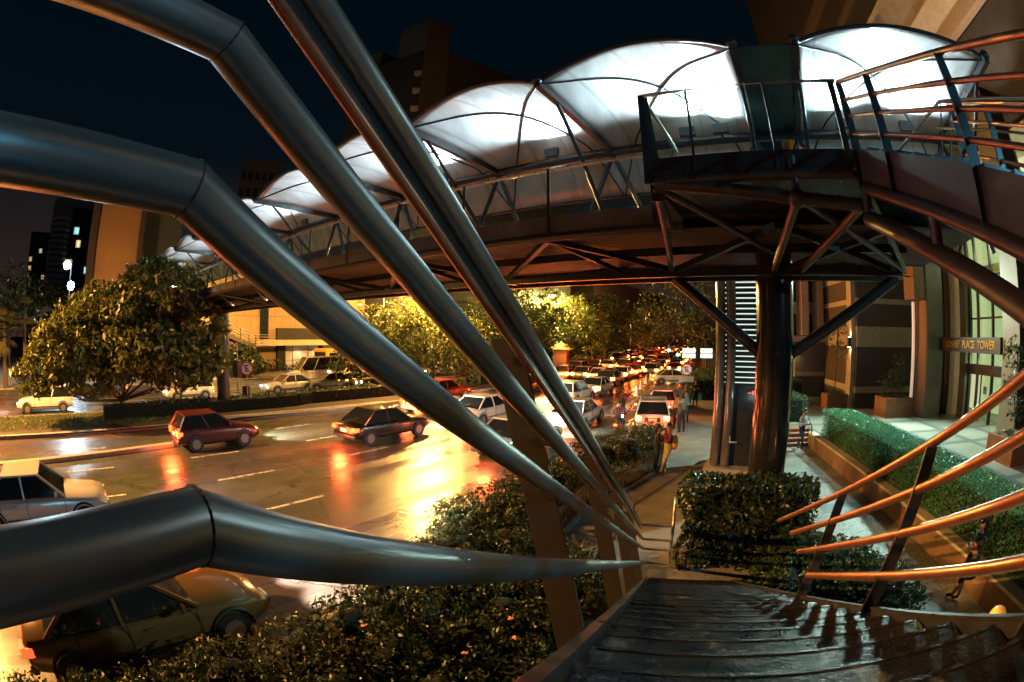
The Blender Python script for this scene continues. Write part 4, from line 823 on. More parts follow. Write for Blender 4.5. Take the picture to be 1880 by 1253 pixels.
# ================================================================== buildings
def brickmat(name, c1, c2, mo, bw=0.24, bh=0.075, rough=0.8):
    if name in MATS: return MATS[name]
    m = bpy.data.materials.new(name); m.use_nodes = True; n = m.node_tree; b = n.nodes['Principled BSDF']; b.inputs['Roughness'].default_value = rough
    tcn = n.nodes.new('ShaderNodeTexCoord'); sp = n.nodes.new('ShaderNodeSeparateXYZ'); n.links.new(tcn.outputs['Object'], sp.inputs[0])
    a = n.nodes.new('ShaderNodeMath'); a.operation = 'ADD'; n.links.new(sp.outputs[0], a.inputs[0]); n.links.new(sp.outputs[1], a.inputs[1])
    cb = n.nodes.new('ShaderNodeCombineXYZ'); cb.inputs[0].default_value = 7.0
    if bw < 50: n.links.new(a.outputs[0], cb.inputs[0]); n.links.new(sp.outputs[2], cb.inputs[1])
    k = n.nodes.new('ShaderNodeTexBrick'); k.inputs['Scale'].default_value = 1; k.inputs['Brick Width'].default_value = bw; k.inputs['Row Height'].default_value = bh; k.inputs['Mortar Size'].default_value = min(.03, 0.006*bh/0.075)
    k.inputs['Color1'].default_value = (*c1, 1); k.inputs['Color2'].default_value = (*c2, 1); k.inputs['Mortar'].default_value = (*mo, 1); n.links.new(cb.outputs[0], k.inputs['Vector'])
    nz = n.nodes.new('ShaderNodeTexNoise'); nz.inputs['Scale'].default_value = 1.5; nz.inputs['Detail'].default_value = 6; n.links.new(tcn.outputs['Object'], nz.inputs['Vector'])
    mu = n.nodes.new('ShaderNodeMix'); mu.data_type = 'RGBA'; mu.blend_type = 'MULTIPLY'; mu.inputs[0].default_value = 0.45; n.links.new(k.outputs[0], mu.inputs[6]); n.links.new(nz.outputs['Fac'], mu.inputs[7]); n.links.new(mu.outputs[2], b.inputs['Base Color'])
    MATS[name] = m; return m
BR = brickmat('dark brown brick', (0.10, 0.055, 0.038), (0.075, 0.045, 0.035), (0.03, 0.025, 0.022))
BRG = brickmat('grey brick', (0.16, 0.13, 0.11), (0.13, 0.11, 0.095), (0.07, 0.06, 0.05))
STN = brickmat('cream stone slab', (0.50, 0.44, 0.30), (0.46, 0.41, 0.29), (0.16, 0.13, 0.09), 90.0, 1.25, 0.45)
TAN = mat('tan stucco', (0.36, 0.21, 0.12), 0.75, 0, 0.2, 2, 0.2, 40)
BAND = mat('tan stone band', (0.34, 0.25, 0.16), 0.7, 0, 0.2, 3, 0.2, 40)
DG = mat('dark window glass', (0.012, 0.018, 0.024), 0.12, 0.0, 0.2, 2, spec=0.6)
def bx3(t, name, x0, x1, y0, y1, z0, z1, m, bev=0): mb = MB(); mb.box(((x0+x1)/2, (y0+y1)/2, (z0+z1)/2), (abs(x1-x0), abs(y1-y0), abs(z1-z0))); return mb.build(name, m, t, bev=bev)
# --- brick office building with sconces
t = wthing('brick_building', 'dark brick building with tan stone bands and glowing wall lamps right of the column', 'building', (13, 29, 0))
BX0, BX1, BY0, BY1 = 11.65, 17.0, 25.3, 36.0
za = [(0.6, 1.55, BR), (1.55, 1.95, BAND), (1.95, 4.85, BR), (4.85, 6.0, BAND) if False else (1.95, 1.95, BR)]
D_ = 27.8
def zt(tan): return 4.5+D_*tan
zones = [(0.6, 1.75, BR, 'wall'), (1.75, 2.15, BAND, 'stone_band'), (2.15, 4.75, BR, 'wall'), (4.75, 5.55, BAND, 'stone_band'), (5.55, 6.7, BR, 'wall'), (6.7, 6.98, BAND, 'stone_band'), (6.98, 8.2, BR, 'wall'), (8.2, 8.6, BAND, 'stone_band'), (8.6, 22, BR, 'wall')]
zones = [(0.6, 1.5, BR, 'wall'), (1.5, 1.85, BAND, 'stone_band'), (1.85, 4.1, BR, 'wall'), (4.1, 5.25, BAND, 'stone_band'), (5.25, 6.55, BR, 'wall'), (6.55, 6.85, BAND, 'stone_band'), (6.85, 8.0, BR, 'wall'), (8.0, 8.5, BAND, 'stone_band'), (8.5, 24, BR, 'wall')]
for (z0, z1, m, nm) in zones: e_ = 0.03 if m is BAND else 0; bx3(t, nm, BX0-e_, BX1+e_, BY0-e_, BY1, z0, z1-0.002, m)
for z0, z1, w_ in ((0.6, 4.2, 0.45), (4.2, 8.0, 0.45)): bx3(t, 'corner_pilaster', BX0-0.32, BX0-0.035, BY0+0.15, BY0+0.9, z0, z1-.003, BAND)
# left wing behind: orange lit piers and windows
bx3(t, 'wing_wall', 9.3, BX0-0.04, 31.0, 40, 0.6, 2.0, BRG); bx3(t, 'stone_band', 9.25, BX0-0.04, 30.95, 31.2, 2.0, 2.3, BAND); bx3(t, 'wing_wall', 9.3, BX0-0.04, 31.0, 40, 2.3, 4.3, BRG)
bx3(t, 'wing_ledge', 8.8, BX0-0.04, 30.6, 31.4, 4.3, 4.7, TAN)
bx3(t, 'wing_wall', 6.0, 9.2, 37.0, 44, 0.6, 4.6, BRG)
for i, x in enumerate((7.0, 8.3, 9.6, 10.9)): bx3(t, 'pier', x, x+0.55, 30.9-0.4*(i == 2), 33.5, 4.75, 16, TAN)
for x in (7.55, 8.85, 10.15): 
    bx3(t, 'spandrel', x, x+0.75, 31.6, 33, 6.2, 7.0, TAN); f = bx3(t, 'window', x+.02, x+0.73, 31.9, 32.2, 4.72, 16, DG)
    for z in (8.5, 10.4, 12.3): bx3(f, 'frame', x+.02, x+.73, 31.86, 31.895, z, z+.06, M['dark'])
bx3(t, 'wing_roof', 6.9, 11.5, 30.4, 34, 16, 16.5, TAN)
def sconce(p, up, dn, parent, lbl=None):
    mb = MB(); mb.box(p, (0.16, 0.22, 0.55)); s_ = mb.build('wall_lamp', M['dark'], parent)
    for sg, on in ((1, up), (-1, dn)):
        if on:
            mb = MB(); mb.box(p+UP*sg*0.28, (0.12, 0.18, 0.012)); mb.build('lens', emat('sconce lens', (1, .78, .42), 30), s_); light('wall_lamp_light', 'SPOT', p+UP*sg*0.3+Vector((-.03, -.05, 0)), 70, (1, .72, .34), parent, .05, (0.25, 0.1, sg), R(110), .7)
sconce(Vector((BX0-0.42, BY0+0.25, 4.35)), True, True, t); sconce(Vector((9.15, 30.8, 4.0)), False, True, t)
sconce(Vector((8.2, 36.8, 4.0)), False, True, t)
# --- tower entrance block
t = wthing('tower', 'tall tower with cream stone piers, bright glass lobby and a dark name fascia', 'office tower', (16, 20, 0))
def pier(x0, x1, y0, y1, z0=0.6, z1=14, m=STN): bx3(t, 'stone_pier', x0, x1, y0, y1, z0, z1, m)
pier(14.55, 15.75, 21.3, 22.5); bx3(t, 'pier_side', 14.50, 14.545, 21.35, 22.5, 0.6, 14, mat('brown granite', (0.20, 0.10, 0.06), 0.35, 0, 0.25, 6))
pier(14.4, 15.9, 13.2, 14.4); pier(17.1, 17.7, 20.6, 21.2)
bx3(t, 'granite_wall', 16.9, 18.0, 22.0, 22.6, 0.6, 14, TAN)
bx3(t, 'beam_block', 13.7, 14.5, 21.4, 22.6, 6.6, 8.3, mat('brown granite', (0.2, .1, .06)))
bx3(t, 'light_slot', 14.15, 14.25, 22.3, 22.5, 0.7, 6.5, emat('pale slot light', (1.0, .78, .62), 0.45)); bx3(t, 'light_slot', 13.85, 14.0, 22.3, 22.5, 8.4, 11.5, emat('pale slot light', (1, .78, .62), .75))
bx3(t, 'granite_wall', 14.6, 18.3, 22.7, 23.0, 0.6, 14, BR)
LG = emat('lit lobby wall', (0.80, 0.86, 0.50), 0.62)  # wall glows itself in place of the lobby lighting
lobby = bpy.data.materials.new('lobby interior'); 
bx3(t, 'lobby_back_wall', 20.6, 20.8, 13, 29, 0.6, 14, LG); bx3(t, 'lobby_ceiling', 17.8, 20.6, 13, 29, 13.6, 13.8, mat('lobby ceiling', (.6, .6, .5), .6)); bx3(t, 'lobby_side_wall', 17.8, 20.6, 27.3, 27.6, 0.6, 13.6, emat('lit lobby side wall', (.55, .62, .36), .35)); bx3(t, 'lobby_column', 19.2, 19.7, 16.2, 16.9, .6, 13.6, STN)  # side wall carries the same built-in glow
bx3(t, 'lobby_gallery', 18.6, 20.55, 13, 21.2, 8.0, 8.4, mat('lobby ceiling', (.6, .6, .5)))
light('lobby_light', 'POINT', (19.0, 17.5, 9.0), 260, (1, .95, .62), t, .4); light('lobby_light', 'POINT', (19.0, 18.5, 3.4), 130, (.9, 1, .7), t, .3)
gl = glassmat('lobby glass', (.85, .95, .85), .03, .02, .02)
bx3(t, 'glass_wall', 17.50, 17.515, 14.4, 20.6, 3.4, 13.6, gl)
for y in (20.55, 19.75, 18.35, 16.95, 15.5): bx3(t, 'mullion', 17.40, 17.56, y-.06, y+.06, .6, 13.6, M['dark'])
for z in (5.6, 7.6, 10.4): bx3(t, 'transom', 17.42, 17.54, 14.4, 20.6, z, z+.10, M['dark'])
bx3(t, 'door_head', 17.3, 17.6, 14.4, 20.6, 2.9, 3.4, M['dark'])
for y in (19.4, 18.3, 17.2):
    d_ = bx3(t, 'door', 17.48, 17.50, y-1.0, y-.06, .62, 2.88, gl); bx3(d_, 'frame', 17.46, 17.53, y-.07, y, .62, 2.88, M['dark'])
bx3(t, 'soffit', 14.4, 21, 13.0, 23, 14, 14.4, BR)
# accessible-entrance sticker: blue square with a white figure
sq = bx3(t, 'access_sticker', 17.466, 17.474, 18.75, 19.07, 2.0, 2.36, mat('blue sticker', (.02, .12, .45), .5))
mb = MB(); c = Vector((17.462, 18.91, 2.16)); 
mb.tube([c+Vector((0, .065*math.cos(a)-.01, .065*math.sin(a)-.03)) for a in [R(q) for q in range(-200, 60, 20)]], .010, 6); mb.tube([c+Vector((0, -.0, .10)), c+Vector((0, -.0, .0)), c+Vector((0, -.07, 0)), c+Vector((0, -.10, -.08))], .010, 6); mb.sphere(c+Vector((0, .0, .135)), .017, 8); mb.build('symbol', mat('white paint', (.7, .7, .7), .5), sq)
# name fascia
nb = wthing('name_sign', 'long dark name fascia lettered in gold across the tower entrance', 'sign', (15, 18, 4.3))
a_, b2_ = Vector((15.62, 21.25, 4.36)), Vector((14.42, 14.45, 4.36)); dd = (b2_-a_).normalized(); nrm = dd.cross(UP); nrm = -nrm if nrm.dot(Vector((-1, 0, 0))) < 0 else nrm
mb = MB(); mb.box((a_+b2_)/2, ((b2_-a_).length, .25, .66), (dd, nrm, UP)); mb.build('board', mat('dark bronze board', (.02, .010, .008), .4, .3, .2, 5), nb)
def text3d(name, s, loc, right, up, size, m, parent, ext=.02, width=None, bold=0.0):
    cu = bpy.data.curves.new(name, 'FONT'); cu.body = s; cu.size = size; cu.extrude = ext; cu.align_x = 'CENTER'; cu.align_y = 'CENTER'; cu.offset = bold
    tmp = bpy.data.objects.new(name+'_tmp', cu); C.objects.link(tmp); bpy.context.view_layer.update()
    me = bpy.data.meshes.new_from_object(tmp.evaluated_get(bpy.context.evaluated_depsgraph_get())); bpy.data.objects.remove(tmp)
    xs = [v.co.x for v in me.vertices]; k = (width/(max(xs)-min(xs))) if width else 1
    r_, u_ = Vector(right).normalized(), Vector(up).normalized(); n_ = r_.cross(u_); o0 = Vector(list(parent['_o'])) if parent is not None and '_o' in parent else Vector()
    for v in me.vertices: c = v.co.copy(); v.co = Vector(loc)+r_*c.x*k+u_*c.y+n_*c.z-o0
    me.materials.clear(); me.materials.append(m); o = bpy.data.objects.new(name, me); C.objects.link(o)
    if parent is not None:
        o.parent = parent
        if '_o' in parent: o['_o'] = parent['_o']
    return o
text3d('lettering', 'LUNAEF  PLACE  TOWER', (a_+b2_)/2+dd*0.2+nrm*.14, dd, UP, .46, mat('gold letter', (.45, .27, .08), .3, .85, .1, 5, emit=(1, .6, .15), es=.0), nb, .015, width=5.6, bold=.008)
# --- high rise above on the right with pale bands
t = wthing('banded_highrise', 'dark highrise with broad cream bands high above the right railing', 'highrise', (19, 22, 30))
X_ = 18.3
# plane x = X_ : bands measured where they meet the roof line of the bridge
def xr(x, y): d = ray(x, y); k = X_/d[0]; return d[1]*k, CAM_H+d[2]*k
bx3(t, 'facade', X_+.1, X_+20, 1.0, 60, 14, 78, mat('dark facade', (.03, .024, .02), .6, 0, .3, 1))
bands = []
for (xa, ya, xb, yb) in ((1475, 65, 1493, 65), (1530, 62, 1543, 62), (1584, 65, 1672, 68), (1672, 68, 1720, 80)):
    z0 = xr(xa, ya)[1]; z1 = xr(xb, yb)[1]; bands.append((z1, z0))
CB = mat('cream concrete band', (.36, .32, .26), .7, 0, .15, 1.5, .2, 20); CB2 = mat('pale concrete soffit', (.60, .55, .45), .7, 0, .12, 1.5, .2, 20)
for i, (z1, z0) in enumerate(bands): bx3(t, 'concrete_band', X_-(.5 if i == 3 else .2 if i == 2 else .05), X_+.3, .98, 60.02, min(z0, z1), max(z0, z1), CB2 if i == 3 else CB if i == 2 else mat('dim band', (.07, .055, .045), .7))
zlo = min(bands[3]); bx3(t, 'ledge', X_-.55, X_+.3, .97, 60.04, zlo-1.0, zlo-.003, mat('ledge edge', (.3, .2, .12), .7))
for z in (20, 23): bx3(t, 'window_strip', X_+.02, X_+.12, 2, 60, z, z+1.6, DG)
# added lights: unseen cool flood for stairs and tubes, uplights to brighten the bands
q = Vector((13.6, -5.0, 9.5)); tf = wthing('plaza_floodlight', 'cool white floodlight on the tower wall outside the right edge over the plaza', 'floodlight', q); mb = MB(); mb.box(q, (.3, .6, .4)); mb.beam(q, q+Vector((1.7, 0, 0)), .08, .08); mb.build('housing', M['dark'], tf)
light('plaza_flood', 'SPOT', q-Vector((.25, 0, .1)), 2500, (.20, .68, 1.0), tf, .15, (-.80, .45, -.50), R(125), .6)
for yy in (6, 14, 24): light('band_uplight', 'SPOT', (X_-2.6, yy, 15.2), 1500, (1, .88, .68), t, .3, (.35, 0, 1), R(110), .7)  # added to brighten the bands, no fixture built
# --- elevator tower
ev = wthing('elevator_tower', 'steel elevator tower with a glowing louvred shaft and round corner tubes', 'elevator', B(0, 15, 0))
E0, E1, EP0, EP1 = -1.75, .35, 14.4, 16.6
mb = MB(); mb.box(B((E0+E1)/2, (EP0+EP1)/2, .25), (E1-E0+.6, EP1-EP0+.8, .5), (BT, BN, UP)); mb.build('plinth', M['concrete'], ev)
for s_, r_ in ((E0, .16), (E0+.34, .16), (E1, .16)):
    mb = MB(); mb.tube([B(s_, EP0, .5), B(s_, EP0, 9.6)], r_, 20); mb.build('corner_tube', mat('glossy grey tube', (.22, .19, .17), .2, .6, .2, 4), ev)
mb = MB(); mb.box(B((E0+E1)/2, EP0+.18, 1.75), (E1-E0, .06, 2.5), (BT, BN, UP)); mb.build('front_panel', mat('dark teal panel', (.012, .03, .035), .4, .2, .2, 3), ev)
mb = MB(); mb.box(B((E0+E1)/2, EP0+.45, 6.2), (E1-E0, .02, 6.4), (BT, BN, UP)); mb.build('light_panel', emat('shaft light panel', (.78, .95, .86), 1.1), ev)
mb = MB()
z = 3.05; k = 0
while z < 9.3: mb.box(B((E0+E1)/2, EP0+.16, z), (E1-E0-.1, .10, .085), (BT, (BN*.8+UP*.6).normalized(), BT.cross((BN*.8+UP*.6).normalized()))); z += .162
mb.build('louvres', mat('louvre blade', (.03, .035, .035), .5, .3), ev)
mb = MB(); mb.box(B(-.72, EP0+.13, 1.58), (.86, .04, 2.15), (BT, BN, UP)); dr = mb.build('door', mat('brushed lift door', (.05, .055, .06), .35, .7, .2, 5), ev)
mb = MB(); mb.box(B(-.72, EP0+.10, 1.58), (.02, .02, 2.15), (BT, BN, UP)); mb.build('door_seam', M['black'], dr)
for dx in (-.5, .5): mb = MB(); mb.box(B(-.72+dx*.98, EP0+.12, 1.6), (.06, .08, 2.25), (BT, BN, UP)); mb.build('frame', M['dark'], dr)
mb = MB(); mb.box(B(-.62, EP0+.12, 2.83), (.5, .05, .14), (BT, BN, UP)); dsp = mb.build('display', M['black'], ev)
text3d('digits', '-8-', B(-.62, EP0+.09, 2.83), BT, UP, .14, emat('red digit', (1, .05, .03), 5), dsp, .002, width=.4)
mb = MB(); mb.tube([B(-1.3, EP0-.1, 1.5), B(-1.3, EP0-.1, 1.3), B(-1.05, EP0-.1, 1.3)], .03, 8); mb.build('grab_rail', mat('pale grab rail', (.6, .62, .62), .3, .5), ev)
for sd in (E0+.02, E1-.02): mb = MB(); mb.box(B(sd, (EP0+EP1)/2+.1, 5.2), (.03, EP1-EP0, 9), (BT, BN, UP)); mb.build('side_panel', MATS['dark teal panel'], ev)
light('lift_lobby_light', 'POINT', B(-.7, EP0-.25, 2.7), 5, (.7, .95, 1), ev, .1)
# --- floodlight at the end of the strut
q = D(1637, 503, 24.5); t = wthing('wall_floodlight', 'dazzling cool white floodlight on the beam beside the cream stone pier', 'floodlight', q)
mb = MB(); mb.box(q, (.42, .22, .3)); mb.beam(q+Vector((.3, .1, 0)), Vector((14.0, 22.0, q.z)), .06, .06); mb.build('housing', M['dark'], t)
mb = MB(); mb.box(q-Vector((.05, .125, .05)), (.38, .02, .26)); mb.box(q-Vector((.225, .0, .05)), (.02, .18, .22)); mb.build('lens', emat('dazzling lens', (.8, 1, .95), 90), t)
light('floodlight_light', 'SPOT', q-Vector((.25, .35, .1)), 11000, (.66, 1.0, .86), t, .12, (-.38, -.78, -.55), R(150), .6)
# --- planters and plants of the plaza
def shrubby(lobes, clumps, per, cr, leaf, size, seed, parent): P, Nn = lobe_points(lobes, clumps, per, cr, seed, .5); leaf_mesh('foliage', P, size, leaf, parent, seed)
COR = mat('rust brown planter', (.20, .075, .03), .6, .1, .25, 3, .15, 40)
def planter(label, x, y, wx, wy, h, lobes, cl=60, leaf=None, grassy=True, trunk=None):
    t = wthing('planter_box', label, 'planter', (x, y, .6)); bx3(t, 'box', x-wx/2, x+wx/2, y-wy/2, y+wy/2, .6, .6+h, COR)
    P, Nn = lobe_points([((x, y, .6+h), (wx*.46, wy*.46, .07))], 70, 18, .12, int(x*7), .9); leaf_mesh('ground_cover', P, .09, LF['hedge'], t, 3)
    if lobes: shrubby(lobes, cl, 16, .3, leaf or LF['dark'], .13, int(x*9), t)
    if trunk: mb = MB(); mb.tube(trunk, .035, 7); mb.build('trunk', BARK, t)
planter('brown planter box with a dark bushy shrub in front of the brick wall', 13.1, 22.6, 1.9, 1.5, 1.0, [((13.0, 22.6, 2.3), (.8, .7, .8)), ((13.3, 22.6, 3.2), (.6, .5, .7)), ((12.6, 22.6, 2.0), (.6, .5, .5))], 90)
planter('smaller brown planter box holding a thin tree beside the wall lamps', 10.6, 26.2, 1.4, 1.2, .8, [((10.7, 26.2, 4.6), (.7, .6, .7)), ((10.9, 26.1, 3.9), (.5, .5, .5)), ((10.2, 26.3, 5.2), (.6, .5, .4))], 50, LF['yel'], trunk=[(10.6, 26.2, 1.3), (10.62, 26.2, 3.2), (10.7, 26.2, 5.0)])
planter('rust brown planter box at the right edge topped with green leaves', 13.4, 12.2, 1.7, 1.7, .85, None)
tt = wthing('leafy_plant', 'dark branching shrub at the right edge in front of the tower pier', 'shrub', (14.3, 13.0, .6)); shrubby([((14.2, 13.0, 3.2), (.5, .6, .8)), ((14.0, 13.1, 4.2), (.5, .6, .5)), ((14.3, 12.8, 2.3), (.5, .5, .6))], 60, 14, .3, LF['dark'], .16, 77, tt)
mb = MB(); mb.tube([(14.3, 13, .6), (14.25, 13, 2.4), (14.1, 13.05, 4.2)], .04, 7); mb.tube([(14.27, 13, 1.8), (14.0, 13.3, 3.4)], .025, 7); mb.build('trunk', BARK, tt)
# ================================================================== buildings over the avenue
def BS(x, y, s): d = ray(x, y); k = s/(d[0]*BT.x+d[1]*BT.y); v = Vector((d[0]*k, d[1]*k, CAM_H+d[2]*k)); return v.dot(BN), v.z
def bbox(t, nm, s0, s1, p0, p1, z0, z1, m, bev=0): mb = MB(); mb.box(B((s0+s1)/2, (p0+p1)/2, (z0+z1)/2), (abs(s1-s0), abs(p1-p0), abs(z1-z0)), (BT, BN, UP)); return mb.build(nm, m, t, bev=bev)
t = wthing('panelled_building', 'long low building clad in tan square panels with a dark framed entrance over the avenue', 'building', B(-55, 50, 0))
SF = -52.0; PANEL = brickmat('tan facade panel', (.40, .27, .13), (.34, .22, .10), (.10, .07, .04), 2.6, 2.2, .55)
pL, _ = BS(430, 600, SF); pR = 130
zt_ = 12.0
bbox(t, 'wall', SF-14, SF, 14, pR, 0, zt_, PANEL)
f0, f1 = BS(521, 620, SF)[0], BS(655, 620, SF)[0]; zt2 = BS(540, 603, SF)[1]; zb = 0.2
bbox(t, 'dark_frame', SF, SF+.5, f0-1.2, f0, 0, zt2, M['dark']); bbox(t, 'dark_frame', SF, SF+.5, f1, f1+1.6, 0, zt2, M['dark']); bbox(t, 'dark_frame', SF, SF+.5, f0, f1, zt2-1.6, zt2-.003, M['dark'])
bbox(t, 'pale_infill', SF, SF+.2, f0, f1, 0, zt2-1.6, mat('pale entrance panel', (.55, .50, .42), .5, 0, .1, 2))
za_, zb_ = BS(560, 624, SF)[1], BS(560, 633, SF)[1]; bbox(t, 'canopy', SF+.2, SF+3.0, f0-6, f1+1, zb_, za_, mat('cream canopy', (.55, .42, .26), .6, 0, .1, 2))
for k in range(5): pp = f0+(f1-f0)*(k+.5)/5; bbox(t, 'panel_joint', SF+.2, SF+.23, pp-.04, pp+.04, 0, zb_, M['dark'])
for z in (1.2, 2.4, 3.3): bbox(t, 'panel_joint', SF+.2, SF+.225, f0, f1, z, z+.05, M['dark'])
pe = BS(586, 645, SF)[0]; bbox(t, 'door_emblem', SF+.2, SF+.32, pe-.35, pe+.35, 1.7, 3.6, M['black'], .1)
for pp in (f0+2, f0+5, f0+9, f0+13): light('canopy_light', 'SPOT', B(SF+1.2, pp, zb_-.1), 240, (1, .78, .45), t, .1, (0, 0, -1), R(130), .6); bbox(t, 'downlight', SF+1.0, SF+1.3, pp-.15, pp+.15, zb_-.04, zb_-.003, emat('downlight', (1, .9, .7), 12))
d0, d1 = BS(477, 590, SF)[0], BS(492, 590, SF)[0]; bbox(t, 'dark_window_bay', SF, SF+.15, d0, d1, 3.0, zt_-.5, DG)
bbox(t, 'roof_edge', SF-14, SF+.3, 14, pR, zt_, zt_+.5, TAN)
hd = wthing('sound_barrier_hedge', 'row of dark plants along the foot of the tan panelled building', 'hedge', B(-49, 50, 0)); P = []
g = np.random.default_rng(3); k = 5000; pp = 20+70*g.random(k); P = np.stack([(BT.x*(-49.5+g.normal(size=k)*.5)+BN.x*pp), (BT.y*(-49.5+g.normal(size=k)*.5)+BN.y*pp), 0.2+g.random(k)**1.5*(1.0+.4*np.sin(pp*1.3))], 1); leaf_mesh('foliage', P, .35, LF['dark'], hd, 4)
# far bridge stair with lit rails
t = wthing('far_staircase', 'far staircase of the bridge with yellow lit rails beyond the median', 'staircase', B(-47, 22, 0))
z0f, z1f, pa, pb = 6.6, 3.2, 12.0, 21.5
for s_ in (-46.4, -48.4):
    for h_ in (.35, .65, .95, 1.2): mb = MB(); mb.tube([B(s_, pa, z0f+h_), B(s_, pb, z1f+h_), B(s_, pb+2.5, z1f+h_)], .04, 6); mb.build('rail', M['gold'], t)
    mb = MB(); mb.beam(B(s_, pa, z0f-.1), B(s_, pb, z1f-.1), .1, .45); mb.build('stringer', M['btube'], t)
    for k in range(6): p_ = pa+(pb-pa)*k/5; zz = z0f+(z1f-z0f)*k/5; mb = MB(); mb.box(B(s_, p_, zz+.5), (.08, .08, 1.4)); mb.build('post', M['dark'], t)
mb = MB(); mb.prism([B(-46.4, pa, z0f), B(-46.4, pb, z1f), B(-48.4, pb, z1f), B(-48.4, pa, z0f)], UP*-.15); mb.prism([B(-46.4, pb, z1f), B(-46.4, pb+2.6, z1f), B(-50.6, pb+2.6, z1f), B(-50.6, pb, z1f)], UP*-.15); mb.prism([B(-48.6, pb, z1f), B(-50.6, pb, z1f), B(-50.6, pa+1, 0.1), B(-48.6, pa+1, 0.1)], UP*-.15); mb.build('flight', M['dark'], t)
for h_ in (.35, .65, .95, 1.2): mb = MB(); mb.tube([B(-48.7, pb, z1f+h_), B(-48.7, pa+1, h_)], .04, 6); mb.build('rail', M['gold'], t)
mb = MB(); mb.tube([B(-48.5, pb+1.3, 0), B(-48.5, pb+1.3, z1f-.1)], .18, 10); mb.build('support_post', M['dark'], t)
# towers in the distance
def tower(name, label, xl, xr_, ytop, dist, depth, m, yref=600, rot=None, wins=None):
    a, b_ = D(xl, yref, dist), D(xr_, yref, dist); a.z = b_.z = 0; d = (b_-a); L = d.length; d.normalize(); n_ = UP.cross(d); mid = (a+b_)/2
    h = D((xl+xr_)/2, ytop, dist).z
    t = wthing(name, label, 'building', mid, None); ax = (d, n_, UP)
    mb = MB(); mb.box(mid+n_*depth/2+UP*h/2, (L, depth, h), ax); mb.build('wall', m, t)
    mb = MB(); mb.box(mid+n_*depth/2+UP*(h+.5), (L*1.01, depth*1.01, 1.0), ax); mb.build('parapet', m, t)
    if wins:
        g_ = random.Random(int(xl)); nc_, nr_ = wins
        for i in range(nc_):
            for j in range(nr_):
                lit = g_.random() < .10
                mb = MB(); mb.box(mid-n_*.06+d*(-L/2+L*(i+.5)/nc_)+UP*(h*.25+h*.72*(j+.5)/nr_), (L/nc_*.6, .12, h*.72/nr_*.5), ax)
                mb.build('window', emat('lit room %d' % g_.randrange(3), ((1, .8, .45), (.9, .95, 1), (1, .65, .25))[g_.randrange(3)], .5) if lit else DG, t)
    return t, mid, d, n_, L, h
TS = brickmat('ribbed tan cladding', (.40, .20, .075), (.36, .18, .065), (.12, .055, .02), 1.25, 900, .6)
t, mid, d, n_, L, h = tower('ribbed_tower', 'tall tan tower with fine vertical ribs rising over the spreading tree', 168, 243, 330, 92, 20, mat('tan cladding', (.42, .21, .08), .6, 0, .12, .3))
mb = MB(); kk = 26
for i in range(kk): mb.box(mid-n_*.12+d*(-L/2+L*(i+.5)/kk)+UP*h/2, (.14, .24, h), (d, n_, UP))
r_ = mb.build('vertical_ribs', mat('tan rib', (.32, .15, .055), .6), t); r_['kind'] = 'stuff'
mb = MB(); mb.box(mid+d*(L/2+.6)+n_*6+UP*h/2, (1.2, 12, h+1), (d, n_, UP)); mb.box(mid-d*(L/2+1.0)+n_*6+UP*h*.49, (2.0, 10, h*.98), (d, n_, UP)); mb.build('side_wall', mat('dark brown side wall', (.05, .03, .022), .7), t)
mb = MB(); mb.box(mid+d*(L*.28)-n_*.3+UP*(h*.42), (.5, .3, 2.6), (d, n_, UP)); mb.build('slot_window', M['black'], t)
light('facade_uplight', 'SPOT', mid-n_*16+UP*1.5, 15000, (1, .56, .18), t, .5, n_*1.0+UP*.75, R(75), .8)
t, mid, d, n_, L, h = tower('grey_slab', 'plain dark grey slab tower between the tan tower and the bridge roof', 250, 322, 300, 105, 20, mat('dark grey slab', (.09, .095, .095), .7, 0, .1, .3))
t, mid, d, n_, L, h = tower('apartment_tower', 'blue grey apartment tower with a window grid and curved balconies behind the white lamps', 78, 165, 372, 210, 30, mat('blue grey render', (.26, .31, .36), .7, 0, .15, .05))
wm = MB(); wm.box((0, 0, 0), (2.6, .3, 3.1)); w0 = None; g = random.Random(4)
cols = 7; rows = 13
for i in range(cols):
    for j in range(rows):
        p_ = mid+d*(-L*.05+L*.53*(i+.5)/cols)-n_*.15+UP*(h*.36+h*.6*(j+.5)/rows)
        if w0 is None: w0 = wm.build('window', DG, None)
        o = w0 if (i, j) == (0, 0) else w0.copy()
        if o is not w0: C.objects.link(o)
        if (i, j) in ((1, 9), (2, 7), (6, 3), (6, 2), (5, 3), (0, 4)):
            o.data = w0.data.copy(); o.data.materials.clear(); o.data.materials.append(emat('lit far window %d' % (i % 2), (1, .85, .4) if i % 2 == 0 else (.4, .9, .9), 1.2))
        o.parent = t; o.location = p_-mid; o.rotation_euler = (0, 0, math.atan2(d.y, d.x))
mb = MB()
for j in range(20):
    z = h*.10+h*.8*j/20; mb.prism([mid+d*(-L*.5)-n_*0+UP*z, mid+d*(-L*.42)-n_*3.2+UP*z, mid+d*(-L*.16)-n_*3.6+UP*z, mid+d*(-L*.09)+UP*z], UP*1.2)
mb.split('balcony', mat('pale blue balcony', (.45, .5, .55), .6), t)
mb = MB(); mb.prism([mid+d*(-L*.5)+UP*h, mid+d*(L*.0)+UP*h, mid+d*(L*.0)+UP*(h+9), mid+d*(-L*.2)+UP*(h+7), mid+d*(-L*.38)+UP*(h+3.5)], n_*12); mb.box(mid+d*L*.22+n_*8+UP*(h+3), (L*.4, 10, 6), (d, n_, UP)); mb.build('roof_crown', MATS['blue grey render'], t)
tower('dark_block', 'dark lower block left of the apartment tower', 44, 78, 430, 215, 25, mat('dark blue block', (.05, .07, .09), .8), wins=(4, 9))
